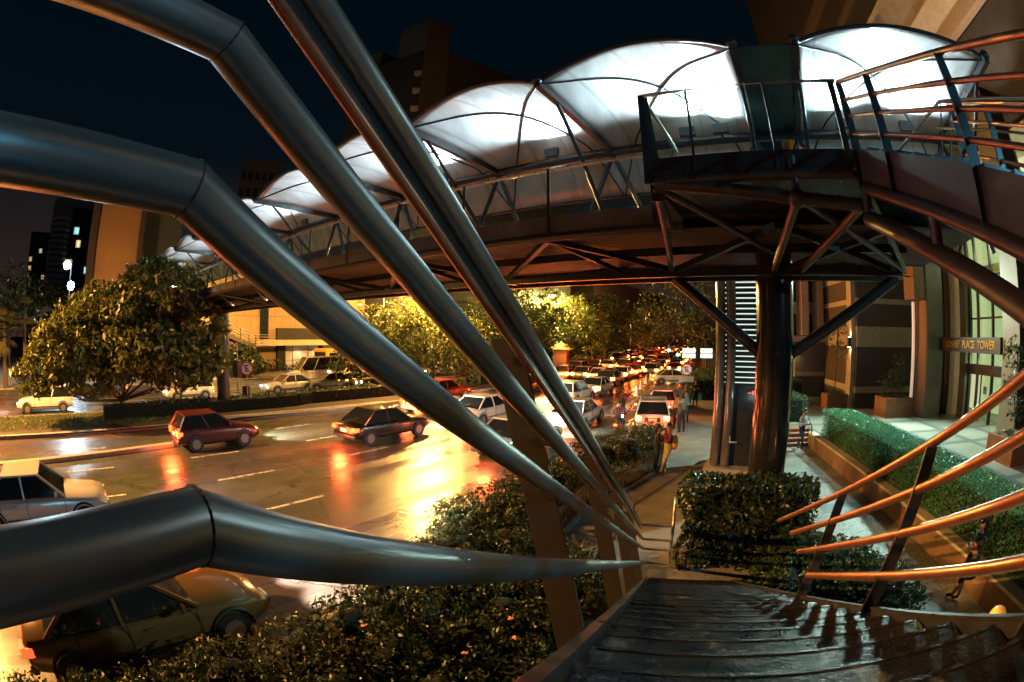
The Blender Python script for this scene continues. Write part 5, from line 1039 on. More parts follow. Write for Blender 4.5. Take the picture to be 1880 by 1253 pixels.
tower('dark_block', 'dark brown block right behind the window grid apartment tower', 152, 172, 400, 160, 25, mat('dark brown block', (.04, .026, .02), .8))
# dark corner tower high above the bridge roof
cpt = D(769, 197, 62); cpt.z = 0; t = wthing('corner_tower', 'dark corner tower with sawtooth balconies against the sky above the bridge roof', 'tower', cpt); H_ = D(797, 36, 62).z
dr_ = Vector((math.sin(R(10)), math.cos(R(10)), 0)); dl = Vector((-math.cos(R(10)), math.sin(R(10)), 0)); 
e1 = D(823, 120, 64); e1.z = 0
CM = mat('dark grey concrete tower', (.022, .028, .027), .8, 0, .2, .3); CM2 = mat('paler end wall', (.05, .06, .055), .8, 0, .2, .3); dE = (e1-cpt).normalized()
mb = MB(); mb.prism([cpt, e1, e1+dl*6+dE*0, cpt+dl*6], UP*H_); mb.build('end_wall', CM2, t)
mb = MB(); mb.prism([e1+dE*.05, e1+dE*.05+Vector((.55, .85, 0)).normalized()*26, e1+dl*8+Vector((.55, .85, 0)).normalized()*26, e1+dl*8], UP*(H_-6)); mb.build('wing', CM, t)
nw = Vector((.55, .85, 0)).normalized()
for k in range(6): z = 26+k*3.4; mb = MB(); a = e1+dE*.12+nw*1.5; mb.prism([a+UP*z, a+nw*23+UP*z, a+nw*23+UP*(z+1.5), a+UP*(z+1.5)], dE*.1); mb.build('window_strip', DG, t)
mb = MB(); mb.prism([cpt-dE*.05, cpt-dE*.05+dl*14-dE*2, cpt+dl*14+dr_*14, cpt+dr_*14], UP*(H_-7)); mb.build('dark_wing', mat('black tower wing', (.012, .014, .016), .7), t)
mb = MB(); mb.prism([cpt+dl*10+UP*(H_-7), cpt+dl*14.5+UP*(H_-7), cpt+dl*14.5+dr_*4+UP*(H_-7), cpt+dl*10+dr_*4+UP*(H_-7)], UP*4.5); mb.build('roof_box', CM2, t)
mb = MB()
for k in range(7): z = 24+k*3.3; mb.prism([cpt-dE*.1+UP*z, cpt-dE*.9+dl*.6+UP*z, cpt-dE*.1+dl*1.0+UP*z], UP*.9)
mb.split('balcony', mat('pale balcony edge', (.25, .25, .22), .7), t)
tower('dark_block', 'dark block peeping over the bridge roof behind the second tube rail', 425, 505, 300, 110, 20, mat('near black block', (.03, .03, .034), .8), yref=450, wins=(6, 8))
tower('far_tower', 'faint far tower with tall windows over the end of the avenue', 1148, 1184, 540, 330, 20, mat('faint far tower', (.2, .2, .2), .8), wins=(4, 7))
tower('far_tower', 'plain dim far block right of the faint tower', 1184, 1235, 562, 340, 20, mat('dim far block', (.14, .13, .12), .8), wins=(6, 6))
# grey roof edge building seen under the bridge behind the lamplit tree
t = wthing('long_roof_building', 'long building whose pale roof edge slopes away behind the lamplit tree', 'building', B(-54, 140, 0)); bbox(t, 'wall', -70, -54, 128, 230, 0, 23, mat('grey brown wall', (.10, .08, .06), .7)); bbox(t, 'roof_edge', -70, -53.6, 128, 230, 23, 23.6, mat('pale roof edge', (.4, .42, .4), .6))
# billboards, signs, lights
bm = emat('billboard face', (.80, 1.0, .90), 1.15)
for i, (xa, xb) in enumerate(((1253, 1277), (1286, 1308))):
    a, b_ = D(xa, 648, 44+4*i), D(xb, 648, 44+4*i); t = wthing('billboard', ('left' if i == 0 else 'right')+'most of the two glowing white signboards above the pavement hedge', 'billboard', ((a.x+b_.x)/2, (a.y+b_.y)/2, 0), 'glowing signboards')
    zt_, zb2 = D(xa, 640, 44+4*i).z, D(xa, 657.5, 44+4*i).z; d = (b_-a); d.z = 0; L = d.length; d.normalize(); n_ = UP.cross(d); mid = (a+b_)/2
    for z0, z1 in ((zb2, (zt_+zb2)/2-.04), ((zt_+zb2)/2+.04, zt_)): mb = MB(); mb.box(Vector((mid.x, mid.y, (z0+z1)/2)), (L, .15, z1-z0), (d, n_, UP)); mb.build('panel', bm, t)
    mb = MB(); mb.box(Vector((mid.x, mid.y, (zt_+zb2)/2))+n_*.12, (L+.1, .1, zt_-zb2+.1), (d, n_, UP)); mb.tube([Vector((mid.x, mid.y, 0))+n_*.12, Vector((mid.x, mid.y, zb2))+n_*.12], .07, 8); mb.build('frame', M['dark'], t)
def nosign(label, base, h, r, face, plate=False):
    t = wthing('no_parking_sign', label, 'sign', base); base = Vector(base); face = Vector(face).normalized(); rt = UP.cross(face).normalized()
    mb = MB(); mb.tube([base, base+UP*(h+r)], .035, 8); mb.build('pole', MATS['galvanised pole'], t)
    c = base+UP*h+face*.05
    def disc(rad, off, nm, m, par): mb = MB(); mb.tube([c+face*off, c+face*(off+.012)], rad, 24); return mb.build(nm, m, par)
    dk = disc(r, 0, 'disc', mat('red sign rim', (.55, .03, .02), .5), t); disc(r*.82, .010, 'face', mat('white sign face', (.75, .75, .72), .5), dk)
    text3d('letter', 'E', c+face*.026, -rt if False else rt, UP, r*1.35, M['black'], dk, .003, bold=.01)
    mb = MB(); mb.beam(c+face*.036+(rt*-.6+UP*.6)*r, c+face*.036+(rt*.6-UP*.6)*r, .05, .012, face); mb.build('slash', MATS['red sign rim'], dk)
    if plate: mb = MB(); mb.box(c-UP*(r+.26), (r*2.6, .03, .42), (rt, face, UP)); mb.build('plate', mat('white sign face', (.75, .75, .72)), t)
cb = lambda v: Vector((-v.x, -v.y, 0))
q = D(455, 735, 29); nosign('round no parking sign on a post in front of the far van', (q.x, q.y, 0), D(455, 677, 29).z, .42, cb(q))
q = D(1259, 728, 33.5); nosign('round no parking sign above a white plate on the pavement kerb', (q.x, q.y, 0), D(1259, 679, 33.5).z, .42, cb(q), True)
q = D(438, 735, 29); t = wthing('sign_post', 'dark signal box on a thin post beside the no parking sign', 'sign post', (q.x, q.y, 0)); mb = MB(); mb.tube([(q.x, q.y, 0), (q.x, q.y, 4.0)], .04, 8); mb.build('pole', MATS['galvanised pole'], t); mb = MB(); mb.box((q.x, q.y, D(438, 677, 29).z), (.5, .35, 1.0)); mb.build('box', M['dark'], t)
q = D(453, 732, 29.2); t = wthing('litter_bin', 'dark litter bin fixed at the foot of the no parking sign on the median', 'bin', (q.x, q.y, 0)); mb = MB(); mb.box((q.x, q.y, 1.05), (.42, .36, .6)); mb.tube([(q.x, q.y, 0), (q.x, q.y, .8)], .04, 6); mb.build('bin_body', M['dark'], t, bev=.04)
t = wthing('kiosk', 'little orange lit kiosk with a pyramid roof under the lamplit tree', 'kiosk', D(1030, 668, 66)-UP*(D(1030, 668, 66).z)); q = D(1030, 668, 66); q.z = 0
mb = MB(); mb.box(q+UP*1.3, (1.9, 1.9, 2.6)); mb.build('walls', mat('kiosk wall', (.5, .2, .08), .6), t); mb = MB(); a = [q+UP*2.6+Vector((x*1.5, y*1.5, 0)) for x, y in ((-1, -1), (1, -1), (1, 1), (-1, 1))]; mb.add(a+[q+UP*3.7], [(0, 1, 4), (1, 2, 4), (2, 3, 4), (3, 0, 4), (3, 2, 1, 0)]); mb.build('roof', mat('yellow kiosk roof', (.75, .42, .06), .6), t)
light('kiosk_light', 'POINT', q+Vector((1, -2, 3.2)), 160, (1, .5, .15), t, .1)
for (x, y, lbl) in ((1228, 640, 'green traffic light above the jam at the end of the avenue'), (1244, 648, 'lower green traffic light right beside the left signboard')):
    q = D(x, y, 60); t = wthing('traffic_light', lbl, 'traffic light', (q.x, q.y, 0)); mb = MB(); mb.tube([(q.x, q.y, 0), (q.x, q.y, q.z)], .06, 6); mb.box(q, (.35, .3, 1.0)); mb.build('housing', M['dark'], t)
    mb = MB(); mb.sphere(q-Vector((0, .17, .25)), .17, 10); mb.build('green_lens', emat('green signal', (.05, 1, .65), 40), t)
# dome camera under the bridge
q = B(-40, 9.5, 5.3); t = wthing('dome_camera', 'small dome camera hanging under the bridge in front of the tan panels', 'camera', q); mb = MB(); mb.tube([q+UP*.5, q-UP*.2], .05, 8); mb.build('stem', M['dark'], t); mb = MB(); mb.sphere(q-UP*.35, .22, 12); mb.build('dome', mat('camera dome', (.5, .42, .35), .3), t)
# ================================================================== vehicles
GLS = mat('car window', (.012, .015, .018), .06, 0, .1, 2, spec=.8); TYRE = M['black']; RIM = mat('alloy rim', (.35, .35, .35), .3, .8)
TAIL = emat('tail lamp glow', (1, .07, .012), 8); TAILF = emat('far tail lamp glow', (1, .14, .022), 60); BRK = emat('brake lamp glow', (1, .42, .08), 14); HEAD = emat('head lamp glow', (1, .88, .62), 40)
TAILOFF = mat('unlit tail lens', (.35, .02, .015), .25); PLATE = mat('number plate', (.5, .5, .5), .5)
def paint(name, c, rough=.28): return mat(name, c, rough, .25, .06, 3, coat=.7)
PAINTS = dict(bronze=paint('bronze car paint', (.16, .09, .035), .2), white=paint('white car paint', (.72, .71, .68)), silver=paint('silver car paint', (.42, .42, .43)), black=paint('black car paint', (.012, .012, .014)), red=paint('red car paint', (.32, .02, .015)), grey=paint('grey car paint', (.12, .12, .13)), gold=paint('yellow gold car paint', (.72, .40, .06)), teal=paint('grey green car paint', (.10, .14, .14)), dred=paint('dark red car paint', (.12, .02, .02)))  # bronze: yellow lamplight on a dark car, put into its paint
SHAPES = dict(   # L, W, H, belt z, cabin rear x, cabin front x, rear rake, front rake, [stations]
 sedan=(4.5, 1.75, 1.45, .92, -1.75, .95, .75, .75), hatch=(3.9, 1.68, 1.48, .94, -1.88, .75, .32, .8), wagon=(4.4, 1.74, 1.55, .96, -2.1, .85, .35, .8), suv=(4.5, 1.85, 1.78, 1.10, -2.15, .95, .35, .6), van=(5.6, 2.0, 2.45, 1.25, -2.75, 2.05, .08, .95))
def car(label, loc, az, shape='sedan', col='silver', tail=TAIL, heads=False, spots=0, cat='car', group=None, name='car', rack=False, plate=True, dome=None, brake=False, detail=True):
    L, W, H, BZ_, cr, cf, rr, fr = SHAPES[shape]; P_ = PAINTS[col]
    t = thing(name, label, cat, loc, -az, group)       # local +y is forward
    h = W/2
    van = shape == 'van'
    st_ = [(-1, .62, .84), (-.985, .90, .90), (-.93, 1.0, .955), (-.7, 1.0, 1.0), (0, .99, 1.0), (.42, .97, 1.0), (.62, .92, .985), (.82, .87, .965), (.95, .78, .92), (1, .60, .86)] if not van else [(-1, .9, .93), (-.98, 1, .97), (-.8, 1, 1), (0, 1, 1), (.6, 1, 1), (.75, .92, .98), (.92, .78, .92), (1, .5, .82)]
    nn = 10; vs = []; fs = []
    for (tx, tz, tw) in st_:
        y = tx*L/2; zt_ = BZ_*tz; zb_ = .24+.1*(abs(tx) > .9); w_ = h*tw
        sec = [(w_*.80, zb_), (w_*.97, zb_+.07), (w_, zb_+.22), (w_, (zb_+zt_)/2+.1), (w_*.975, zt_-.10), (w_*.90, zt_-.015)]
        ring = [(x, y, z) for x, z in sec]+[(0, y, zt_+.02)]+[(-x, y, z) for x, z in sec[::-1]]; vs += ring; nn = len(ring)
    m_ = len(st_)
    for i in range(m_-1):
        for k in range(nn-1): fs.append((i*nn+k, i*nn+k+1, (i+1)*nn+k+1, (i+1)*nn+k))
        fs.append((i*nn+nn-1, i*nn, (i+1)*nn, (i+1)*nn+nn-1))
    fs += [tuple(range(nn))[::-1], tuple(range((m_-1)*nn, m_*nn))]
    mb = MB(); mb.add([Vector(v) for v in vs], fs, False); 
    bd = mb.build('body', P_, t)
    for pl_ in bd.data.polygons: pl_.use_smooth = len(pl_.vertices) == 4
    # glasshouse
    zb_, zt_ = BZ_-.02, H-.05; wb, wt = h*.93, h*.74
    yb0, yb1, yt0, yt1 = cr, cf, cr+rr, cf-fr
    vsg = [Vector(v) for v in ((-wb, yb0, zb_), (wb, yb0, zb_), (wb, yb1, zb_), (-wb, yb1, zb_), (-wt, yt0, zt_), (wt, yt0, zt_), (wt, yt1, zt_), (-wt, yt1, zt_))]
    mb = MB(); mb.add(vsg, [(3, 2, 1, 0), (4, 5, 6, 7), (0, 1, 5, 4), (2, 3, 7, 6), (1, 2, 6, 5), (3, 0, 4, 7)]); mb.build('windows', GLS, t, bev=.03)
    mb = MB(); rz = H-.05; mb.prism([Vector((-wt-.015, yt0-.03, rz)), Vector((wt+.015, yt0-.03, rz)), Vector((wt+.015, yt1+.03, rz)), Vector((-wt-.015, yt1+.03, rz))], UP*.05)
    up = Vector((0, 0, 1))
    for a, b_ in ((0, 4), (1, 5), (2, 6), (3, 7)): mb.beam(vsg[a], vsg[b_]+up*.02, .07, .05, Vector((1, 0, 0)))
    nb_ = 3 if van else 2
    for sx_ in (-1, 1):
        for q in range(1, nb_):
            f = q/nb_+.02; yb = yb0+(yb1-yb0)*f; yt = yt0+(yt1-yt0)*f; mb.beam((sx_*(wb+.003), yb, zb_), (sx_*(wt+.003), yt, zt_), .05, .06, Vector((0, 1, 0)))
    mb.hold = 0; mb.build('roof', P_, t, bev=.012)
    for sx_ in (-1, 1):
        for wy in (-L/2+.78, L/2-.82):
            mb = MB(); mb.tube([(sx_*(h-.20), wy, .32), (sx_*(h+.012), wy, .32)], .325, 20); wl = mb.build('wheel', TYRE, t)
            mb = MB(); mb.tube([(sx_*(h+.005), wy, .32), (sx_*(h+.02), wy, .32)], .20, 10); mb.build('rim', RIM, wl)
        tz = BZ_*.80 if shape != 'van' else 1.0
        mb = MB(); mb.box((sx_*(h*.80), -L/2+.02, tz), (h*(.30 if detail else .42), .10, (.17 if shape != 'hatch' else .26)*(1 if detail else 1.5))); mb.hold = 1; mb.box((sx_*(h*.925), -L/2+.10, tz), (.06, .22, .15)); mb.build('tail_lamp', tail, t, bev=.015)
        mb = MB(); mb.box((sx_*(h*.66), L/2-.085, .60 if not van else .8), (h*.30, .16, .12)); mb.build('headlight', HEAD if heads else mat('unlit headlight', (.6, .6, .6), .1), t, bev=.02)
        mb = MB(); mb.box((sx_*(h+.07), yb1-.28, BZ_+.08), (.14, .08, .12)); mb.build('mirror', P_, t, bev=.02)
    if detail and not heads: light('tail_glow', 'POINT', (0, -L/2-.3, BZ_*.8), 8 if col == 'bronze' else 45 if rack else 260, (1, .12, .03), t, .3)
    if detail:
        for sx_ in (-1, 1):
            for yy in ((yb0+.55, (yb0+yb1)/2+.1, yb1-.05) if not van else (yb1-.2, yb1-1.3, 0)):
                mb = MB(); mb.box((sx_*(h+.001), yy, BZ_*.5+.16), (.012, .014, BZ_*.62)); mb.build('door_seam', M['black'], t)
            for yy in (yb0+1.05, (yb0+yb1)/2+.45): mb = MB(); mb.box((sx_*(h*.995), yy, BZ_-.15), (.035, .16, .028)); mb.build('door_handle', P_ if col != 'black' else RIM, t, bev=.006)
            mb = MB(); mb.box((sx_*(h+.004), 0, .42), (.02, L*.46, .05)); mb.build('side_trim', M['dark'], t)
            for wy in (-L/2+.78, L/2-.82): mb = MB(); mb.tube([(sx_*(h-.012), wy+.385*math.cos(a), .32+.385*math.sin(a)) for a in [math.pi*k/14 for k in range(15)]], .032, 6); mb.build('wheel_arch', M['black'], t)
        mb = MB(); mb.box((0, -L/2+.012, BZ_*.72), (W*.42, .03, .2)); mb.build('plate_recess', M['dark'], t)
        mb = MB(); mb.tube([(-.45, yb0-.02, zb_+.03), (.1, yb0+rr*.35, zb_+.2)], .012, 5); mb.build('wiper', M['black'], t)
    mb = MB(); mb.box((0, -L/2-.012, BZ_*.72), (.42, .02, .13)); mb.build('number_plate', PLATE, t)
    mb = MB(); mb.box((0, -L/2+.03, .40), (W*.88, .14, .16)); mb.build('rear_bumper', P_ if col == 'white' else M['dark'], t, bev=.03)
    if rack:
        mb = MB(); [mb.beam((sx_*wt*.86, yt0+.1, H+.07), (sx_*wt*.86, yt1-.1, H+.07), .03, .03) for sx_ in (-1, 1)]; [mb.beam((-wt*.86, y, H+.05), (wt*.86, y, H+.05), .03, .03) for y in (yt0+.2, yt1-.2)]; mb.build('roof_rack', M['dark'], t)
    if brake: mb = MB(); mb.box((0, yt0+.02, H-.1), (.3, .03, .03)); mb.build('brake_light', BRK, t)
    if spots:
        for sx_ in (-.5, .5):
            light('headlight_beam', 'SPOT', (sx_, L/2+.15, .62), spots*4, (1, .90, .70), t, .06, (0, 1, -.13), R(75), .7)
    if dome: mb = MB(); mb.box((0, 0, H+.08), (.5, .14, .12)); mb.build('roof_sign', emat('taxi roof sign', (1, .85, .55), 5), t)
    return t
def cp(t, loc, az, label=None, group=None, paints=None):
    r = t.copy(); C.objects.link(r); r.location = loc; r.rotation_euler = (0, 0, -az)
    if label: r['label'] = label
    if group: r['group'] = group
    for ch in list(t.children):
        if ch.type == 'LIGHT': continue
        c = ch.copy(); C.objects.link(c); c.parent = r
        if paints and ch.name.split('.')[0] in ('body', 'roof', 'mirror'):
            k = (ch.data.name, paints); 
            if k not in _PD: d_ = ch.data.copy(); d_.materials.clear(); d_.materials.append(PAINTS[paints]); _PD[k] = d_
            c.data = _PD[k]
        for g_ in ch.children: d2 = g_.copy(); C.objects.link(d2); d2.parent = c
    return r
_PD = {}
def bl(s, p): v = B(s, p, RZ0); return v
A14 = BZ
# the car at the bottom left corner
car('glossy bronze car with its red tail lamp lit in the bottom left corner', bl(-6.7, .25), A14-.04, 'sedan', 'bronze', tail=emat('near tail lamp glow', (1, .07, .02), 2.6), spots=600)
# moving traffic of the near carriageway
car('white sedan heading away just above the thick lowest rail at the left', bl(-12.6, -1.6), A14, 'sedan', 'white', spots=420, brake=True)
car('dark red hatchback with bright tail lamps in the second lane from the median', bl(-18.9, 6.5), A14, 'hatch', 'dred', spots=420)
car('black sedan with red lamps behind the long second rail', bl(-15.6, 13.5), A14, 'sedan', 'black', spots=520, brake=True)
car('white hatchback seen between the first two rails', bl(-19.0, 20.5), A14+.04, 'hatch', 'white', spots=160)
car('silver sedan with glowing lamps just behind the rose bush by the first wide post', bl(-9.6, 15.5), A14, 'sedan', 'silver', spots=1000)
car('red sedan with flaring tail lamps beyond the median lawn between the rails', (-15.4, 29.6, RZ0), .30, 'sedan', 'red', spots=100, brake=True)
car('white sedan passing right behind the first wide post', (-9.4, 23.0, RZ0), .22, 'sedan', 'white', spots=700)
car('white van like wagon with lit lamps beyond the upper rail', (-6.3, 31.8, RZ0), .20, 'wagon', 'white', spots=160)
car('silver grey sedan half hidden by the top rail near the motorcycle', (-4.4, 23.4, RZ0), .14, 'sedan', 'silver', spots=200)
car('white station wagon with roof rack and bright orange tail lamps stopped at the kerb', (-.52, 24.1, RZ0), -.02, 'wagon', 'white', tail=emat('wagon lamp glow', (1, .40, .06), 16), rack=True, spots=120, brake=False)
car('silver hatchback queued directly ahead of the white station wagon', (.05, 29.2, RZ0), .04, 'hatch', 'silver')
car('white car turning across the avenue beside the no parking sign', (1.0, 46.5, RZ0), 1.35, 'sedan', 'white', heads=True, spots=50)
# opposite carriageway, headlights towards us
car('white estate car passing behind the grass at the far left edge', bl(-31.6, -2.2), A14+math.pi, 'wagon', 'white', heads=True, spots=260)
car('cream hatchback with its lamps on behind the trunk of the spreading tree', bl(-33.4, 9.5), A14+math.pi, 'hatch', 'white', heads=True, spots=240)
car('silver sedan on the far carriageway left of the no parking sign post', bl(-33.0, 18.2), A14+math.pi, 'sedan', 'silver', heads=True, spots=240)
car('white taxi with a lit roof sign waiting behind the median hedge', (-26.1, 29.2, RZ0), A14+math.pi+.25, 'sedan', 'white', heads=True, spots=120, dome=True)
car('grey green taxi waiting behind the median hedge right of the white taxi', (-23.6, 33.4, RZ0), A14+math.pi+.25, 'sedan', 'teal', heads=True, spots=120, dome=True)
car('tall white van with big side windows on the far carriageway', (-31.5, 33.2, RZ0), A14+math.pi+.2, 'van', 'white', heads=True, spots=300, cat='van', name='van')
car('dark car following the white van on the far carriageway', (-29.2, 42.0, RZ0), A14+math.pi+.1, 'suv', 'grey', heads=True, spots=200)
c_ = car('silver car with headlights on behind the yellow lawn strip', (-25.5, 47, RZ0), A14+math.pi, 'sedan', 'silver', heads=True, spots=200)
car('dark hatchback at the far kerb behind the spreading tree', bl(-37.5, 3.0), A14+math.pi, 'hatch', 'black', heads=True, spots=200)
# long yellow bus far side
bs = thing('bus', 'long yellow bus at the far kerb behind the white van', 'bus', bl(-41.5, 33), -A14); mb = MB(); mb.box((0, 0, 1.75), (2.5, 12.0, 2.7)); mb.build('body', mat('yellow bus paint', (.65, .36, .05), .35, .1, .1, 2, coat=.4), bs, bev=.12)
for sx_ in (-1, 1):
    mb = MB(); mb.box((sx_*1.25, 0, 2.2), (.03, 11.2, .95)); mb.build('windows', GLS, bs)
    for wy in (-4, 3.9): mb = MB(); mb.tube([(sx_*1.0, wy, .48), (sx_*1.27, wy, .48)], .48, 20); mb.build('wheel', TYRE, bs)
mb = MB(); mb.box((0, -6.0, 2.1), (2.2, .04, 1.3)); mb.build('windscreen', GLS, bs)
# the traffic jam: rows of cars standing with their tail lamps lit
JG = 'cars standing in the traffic jam far down the avenue'; jl = 'one of the cars packed with glowing red tail lamps in the jam down the avenue'
protos = [car(jl, (0, 0, -50), 0, s_, c_, tail=TAILF, group=JG, detail=False) for s_, c_ in (('sedan', 'silver'), ('hatch', 'red'), ('suv', 'grey'), ('wagon', 'black'))]
g = random.Random(11); KR = [(-.6, 34), (1.6, 45), (4.2, 65), (11.5, 150), (30, 380)]; KL = [(-14.3, 33), (-12.8, 50), (-11.6, 70), (-7.2, 150), (12.5, 380)]
def at_y(line, y):
    for a, b_ in zip(line[:-1], line[1:]):
        if a[1] <= y <= b_[1]: f = (y-a[1])/(b_[1]-a[1]); return a[0]+(b_[0]-a[0])*f
    return line[-1][0]
nj = 0; y = 36.0; used = [False]*4; jam = []; row = 0; ORD = ['first', 'second', 'third', 'fourth', 'fifth', 'sixth', 'seventh', 'eighth']; CN = dict(dred='dark red'); SN = dict(sedan='sedan', hatch='hatchback', suv='tall car', wagon='estate car')
while y < 235:
    xl, xr2 = at_y(KL, y), at_y(KR, y); nl = 6 if y > 48 else 4; x1 = xr2-1.4 if y > 48 else xl+13.0; lane_c = 0
    for k in range(nl):
        x = xl+1.5+(x1-xl-1.5)*(k+.5)/nl+g.uniform(-.3, .3); yy = y+g.uniform(-2.2, 2.2)
        if g.random() < (.55 if y < 44 else .12): continue
        if y < 52 and x > -4: continue
        az = math.atan2(at_y(KR, y+8)-at_y(KR, y-2), 10) if y > 50 else .15
        q = g.randrange(4); col = g.choice(['white', 'silver', 'black', 'red', 'grey', 'dred', 'black', 'red'])
        if not used[q]: o = protos[q]; o.location = (x, yy, RZ0); o.rotation_euler = (0, 0, -az); used[q] = True
        else: o = cp(protos[q], (x, yy, RZ0), az, jl, JG, col)
        if row < 8:
            lane_c += 1
            if o is protos[q]: col = ('silver', 'red', 'grey', 'black')[q]
            o['label'] = '%s %s in the %s row of the jam, %s from the left' % (CN.get(col, col), ('sedan', 'hatchback', 'tall car', 'estate car')[q], ORD[row], ORD[lane_c-1])
        jam.append((x, yy)); nj += 1
    row += 1; y += 6.3 if y < 120 else 8.5
for i, (x, yy) in enumerate(jam):
    if i % 2 == 0 and yy < 150: light('tail_glow', 'POINT', (x, yy-2.7, .75), 520, (1, .15, .025), None, .25)
# motor bikes weaving at the head of the queue
def motorbike(label, loc, az, lit=True):
    t = thing('motorbike', label, 'motorbike', loc, -az)
    for wy, nm in ((-.65, 'wheel'), (.68, 'wheel')):
        mb = MB(); mb.tube([(0+.0, wy+.27*math.cos(a), .32+.27*math.sin(a)) for a in [2*math.pi*k/20 for k in range(20)]], .05, 8, closed=True); wl = mb.build(nm, TYRE, t)
        mb = MB(); [mb.tube([(0, wy, .32), (0, wy+.26*math.cos(a), .32+.26*math.sin(a))], .01, 5) for a in [2*math.pi*k/8 for k in range(8)]]; mb.build('spokes', RIM, wl)
    mb = MB(); mb.tube([(0, .68, .32), (0, .42, .98)], .035, 8); mb.tube([(0, -.65, .32), (0, 0, .38), (0, .40, .85)], .04, 8); mb.sphere((0, .18, .82), .2, 12, .7, 1.3, .7); mb.box((0, .1, .42), (.24, .36, .3)); mb.build('frame', PAINTS['dred'], t)
    mb = MB(); mb.tube([(0, .0, .80), (0, -.3, .80), (0, -.72, .88)], [.10, .13, .07], 10); mb.build('seat', M['black'], t)
    mb = MB(); mb.tube([(-.36, .30, 1.08), (0, .42, 1.02), (.36, .30, 1.08)], .02, 8); mb.build('handlebar', M['dark'], t)
    mb = MB(); mb.box((0, -.82, .74), (.16, .06, .09)); mb.build('tail_lamp', TAIL, t, bev=.01)
    mb = MB(); mb.sphere((0, .55, .92), .09, 10); mb.build('headlight', HEAD, t)
    light('tail_glow', 'POINT', (0, -.95, .74), 5, (1, .3, .05), t, .05)
    return t
motorbike('motorbike with an orange lamp beside the white station wagon', (-2.0, 20.9, RZ0), .1)
# white lane cones / posts in the road
for i, (x, y) in enumerate(((1176, 716), (1186, 706), (1194, 700), (1168, 728))):
    q = G(x, y, RZ0); q = Vector((q.x, q.y, RZ0)); tt = wthing('lane_cone', ('nearest', 'second', 'third', 'farthest')[(3, 0, 1, 2)[i] if False else (1, 2, 3, 0)[i]]+' white traffic cone in the short row dividing the side lane', 'traffic cone', q, 'lane dividing cones')
    mb = MB(); mb.tube([q, q+UP*.85], [.2, .05], 12); mb.build('cone', mat('reflective white cone', (.85, .8, .75), .4, emit=(1, .9, .8), es=0), tt); mb = MB(); mb.box(q+UP*.03, (.5, .5, .06)); mb.build('base', mat('orange base', (.7, .2, .04), .6), tt)
# ================================================================== people
def body_mesh(name, joints, edges, m_by, parent=None):
    """one continuous skinned surface: joints {key: (pos, radius)}"""
    keys = list(joints); idx = {k: i for i, k in enumerate(keys)}
    me = bpy.data.meshes.new(name); me.from_pydata([joints[k][0] for k in keys], [(idx[a], idx[b]) for a, b in edges], [])
    o = bpy.data.objects.new(name, me); C.objects.link(o); sk = o.modifiers.new('skin', 'SKIN'); sk.use_smooth_shade = True
    for i, k in enumerate(keys):
        r = joints[k][1]; v = me.skin_vertices[0].data[i]; v.radius = (r, r) if not isinstance(r, tuple) else r; v.use_root = (i == 0)
    ss = o.modifiers.new('sub', 'SUBSURF'); ss.levels = 2; ss.render_levels = 2
    bpy.context.view_layer.update(); ev_ = o.evaluated_get(bpy.context.evaluated_depsgraph_get()); me2 = bpy.data.meshes.new_from_object(ev_)
    bpy.data.objects.remove(o); 
    mats_ = []; 
    for k, mm in m_by: 
        if mm not in mats_: mats_.append(mm)
    for mm in mats_: me2.materials.append(mm)
    segs = [(np.array(joints[a][0], float), np.array(joints[b][0], float), mats_.index(mm)) for (a, b), mm in m_by]
    A = np.array([s[0] for s in segs]); Bq = np.array([s[1] for s in segs]); mi = [s[2] for s in segs]
    for p in me2.polygons:
        c = np.array(p.center); ab = Bq-A; tt = np.clip(((c-A)*ab).sum(1)/np.maximum((ab**2).sum(1), 1e-9), 0, 1); dd = np.linalg.norm(A+ab*tt[:, None]-c, axis=1); p.material_index = mi[int(dd.argmin())]; p.use_smooth = True
    o = bpy.data.objects.new(name, me2); C.objects.link(o); o.parent = parent; return o
SKIN = mat('skin', (.42, .22, .14), .5, 0, .08, 6); HAIR = mat('dark hair', (.012, .010, .009), .6)
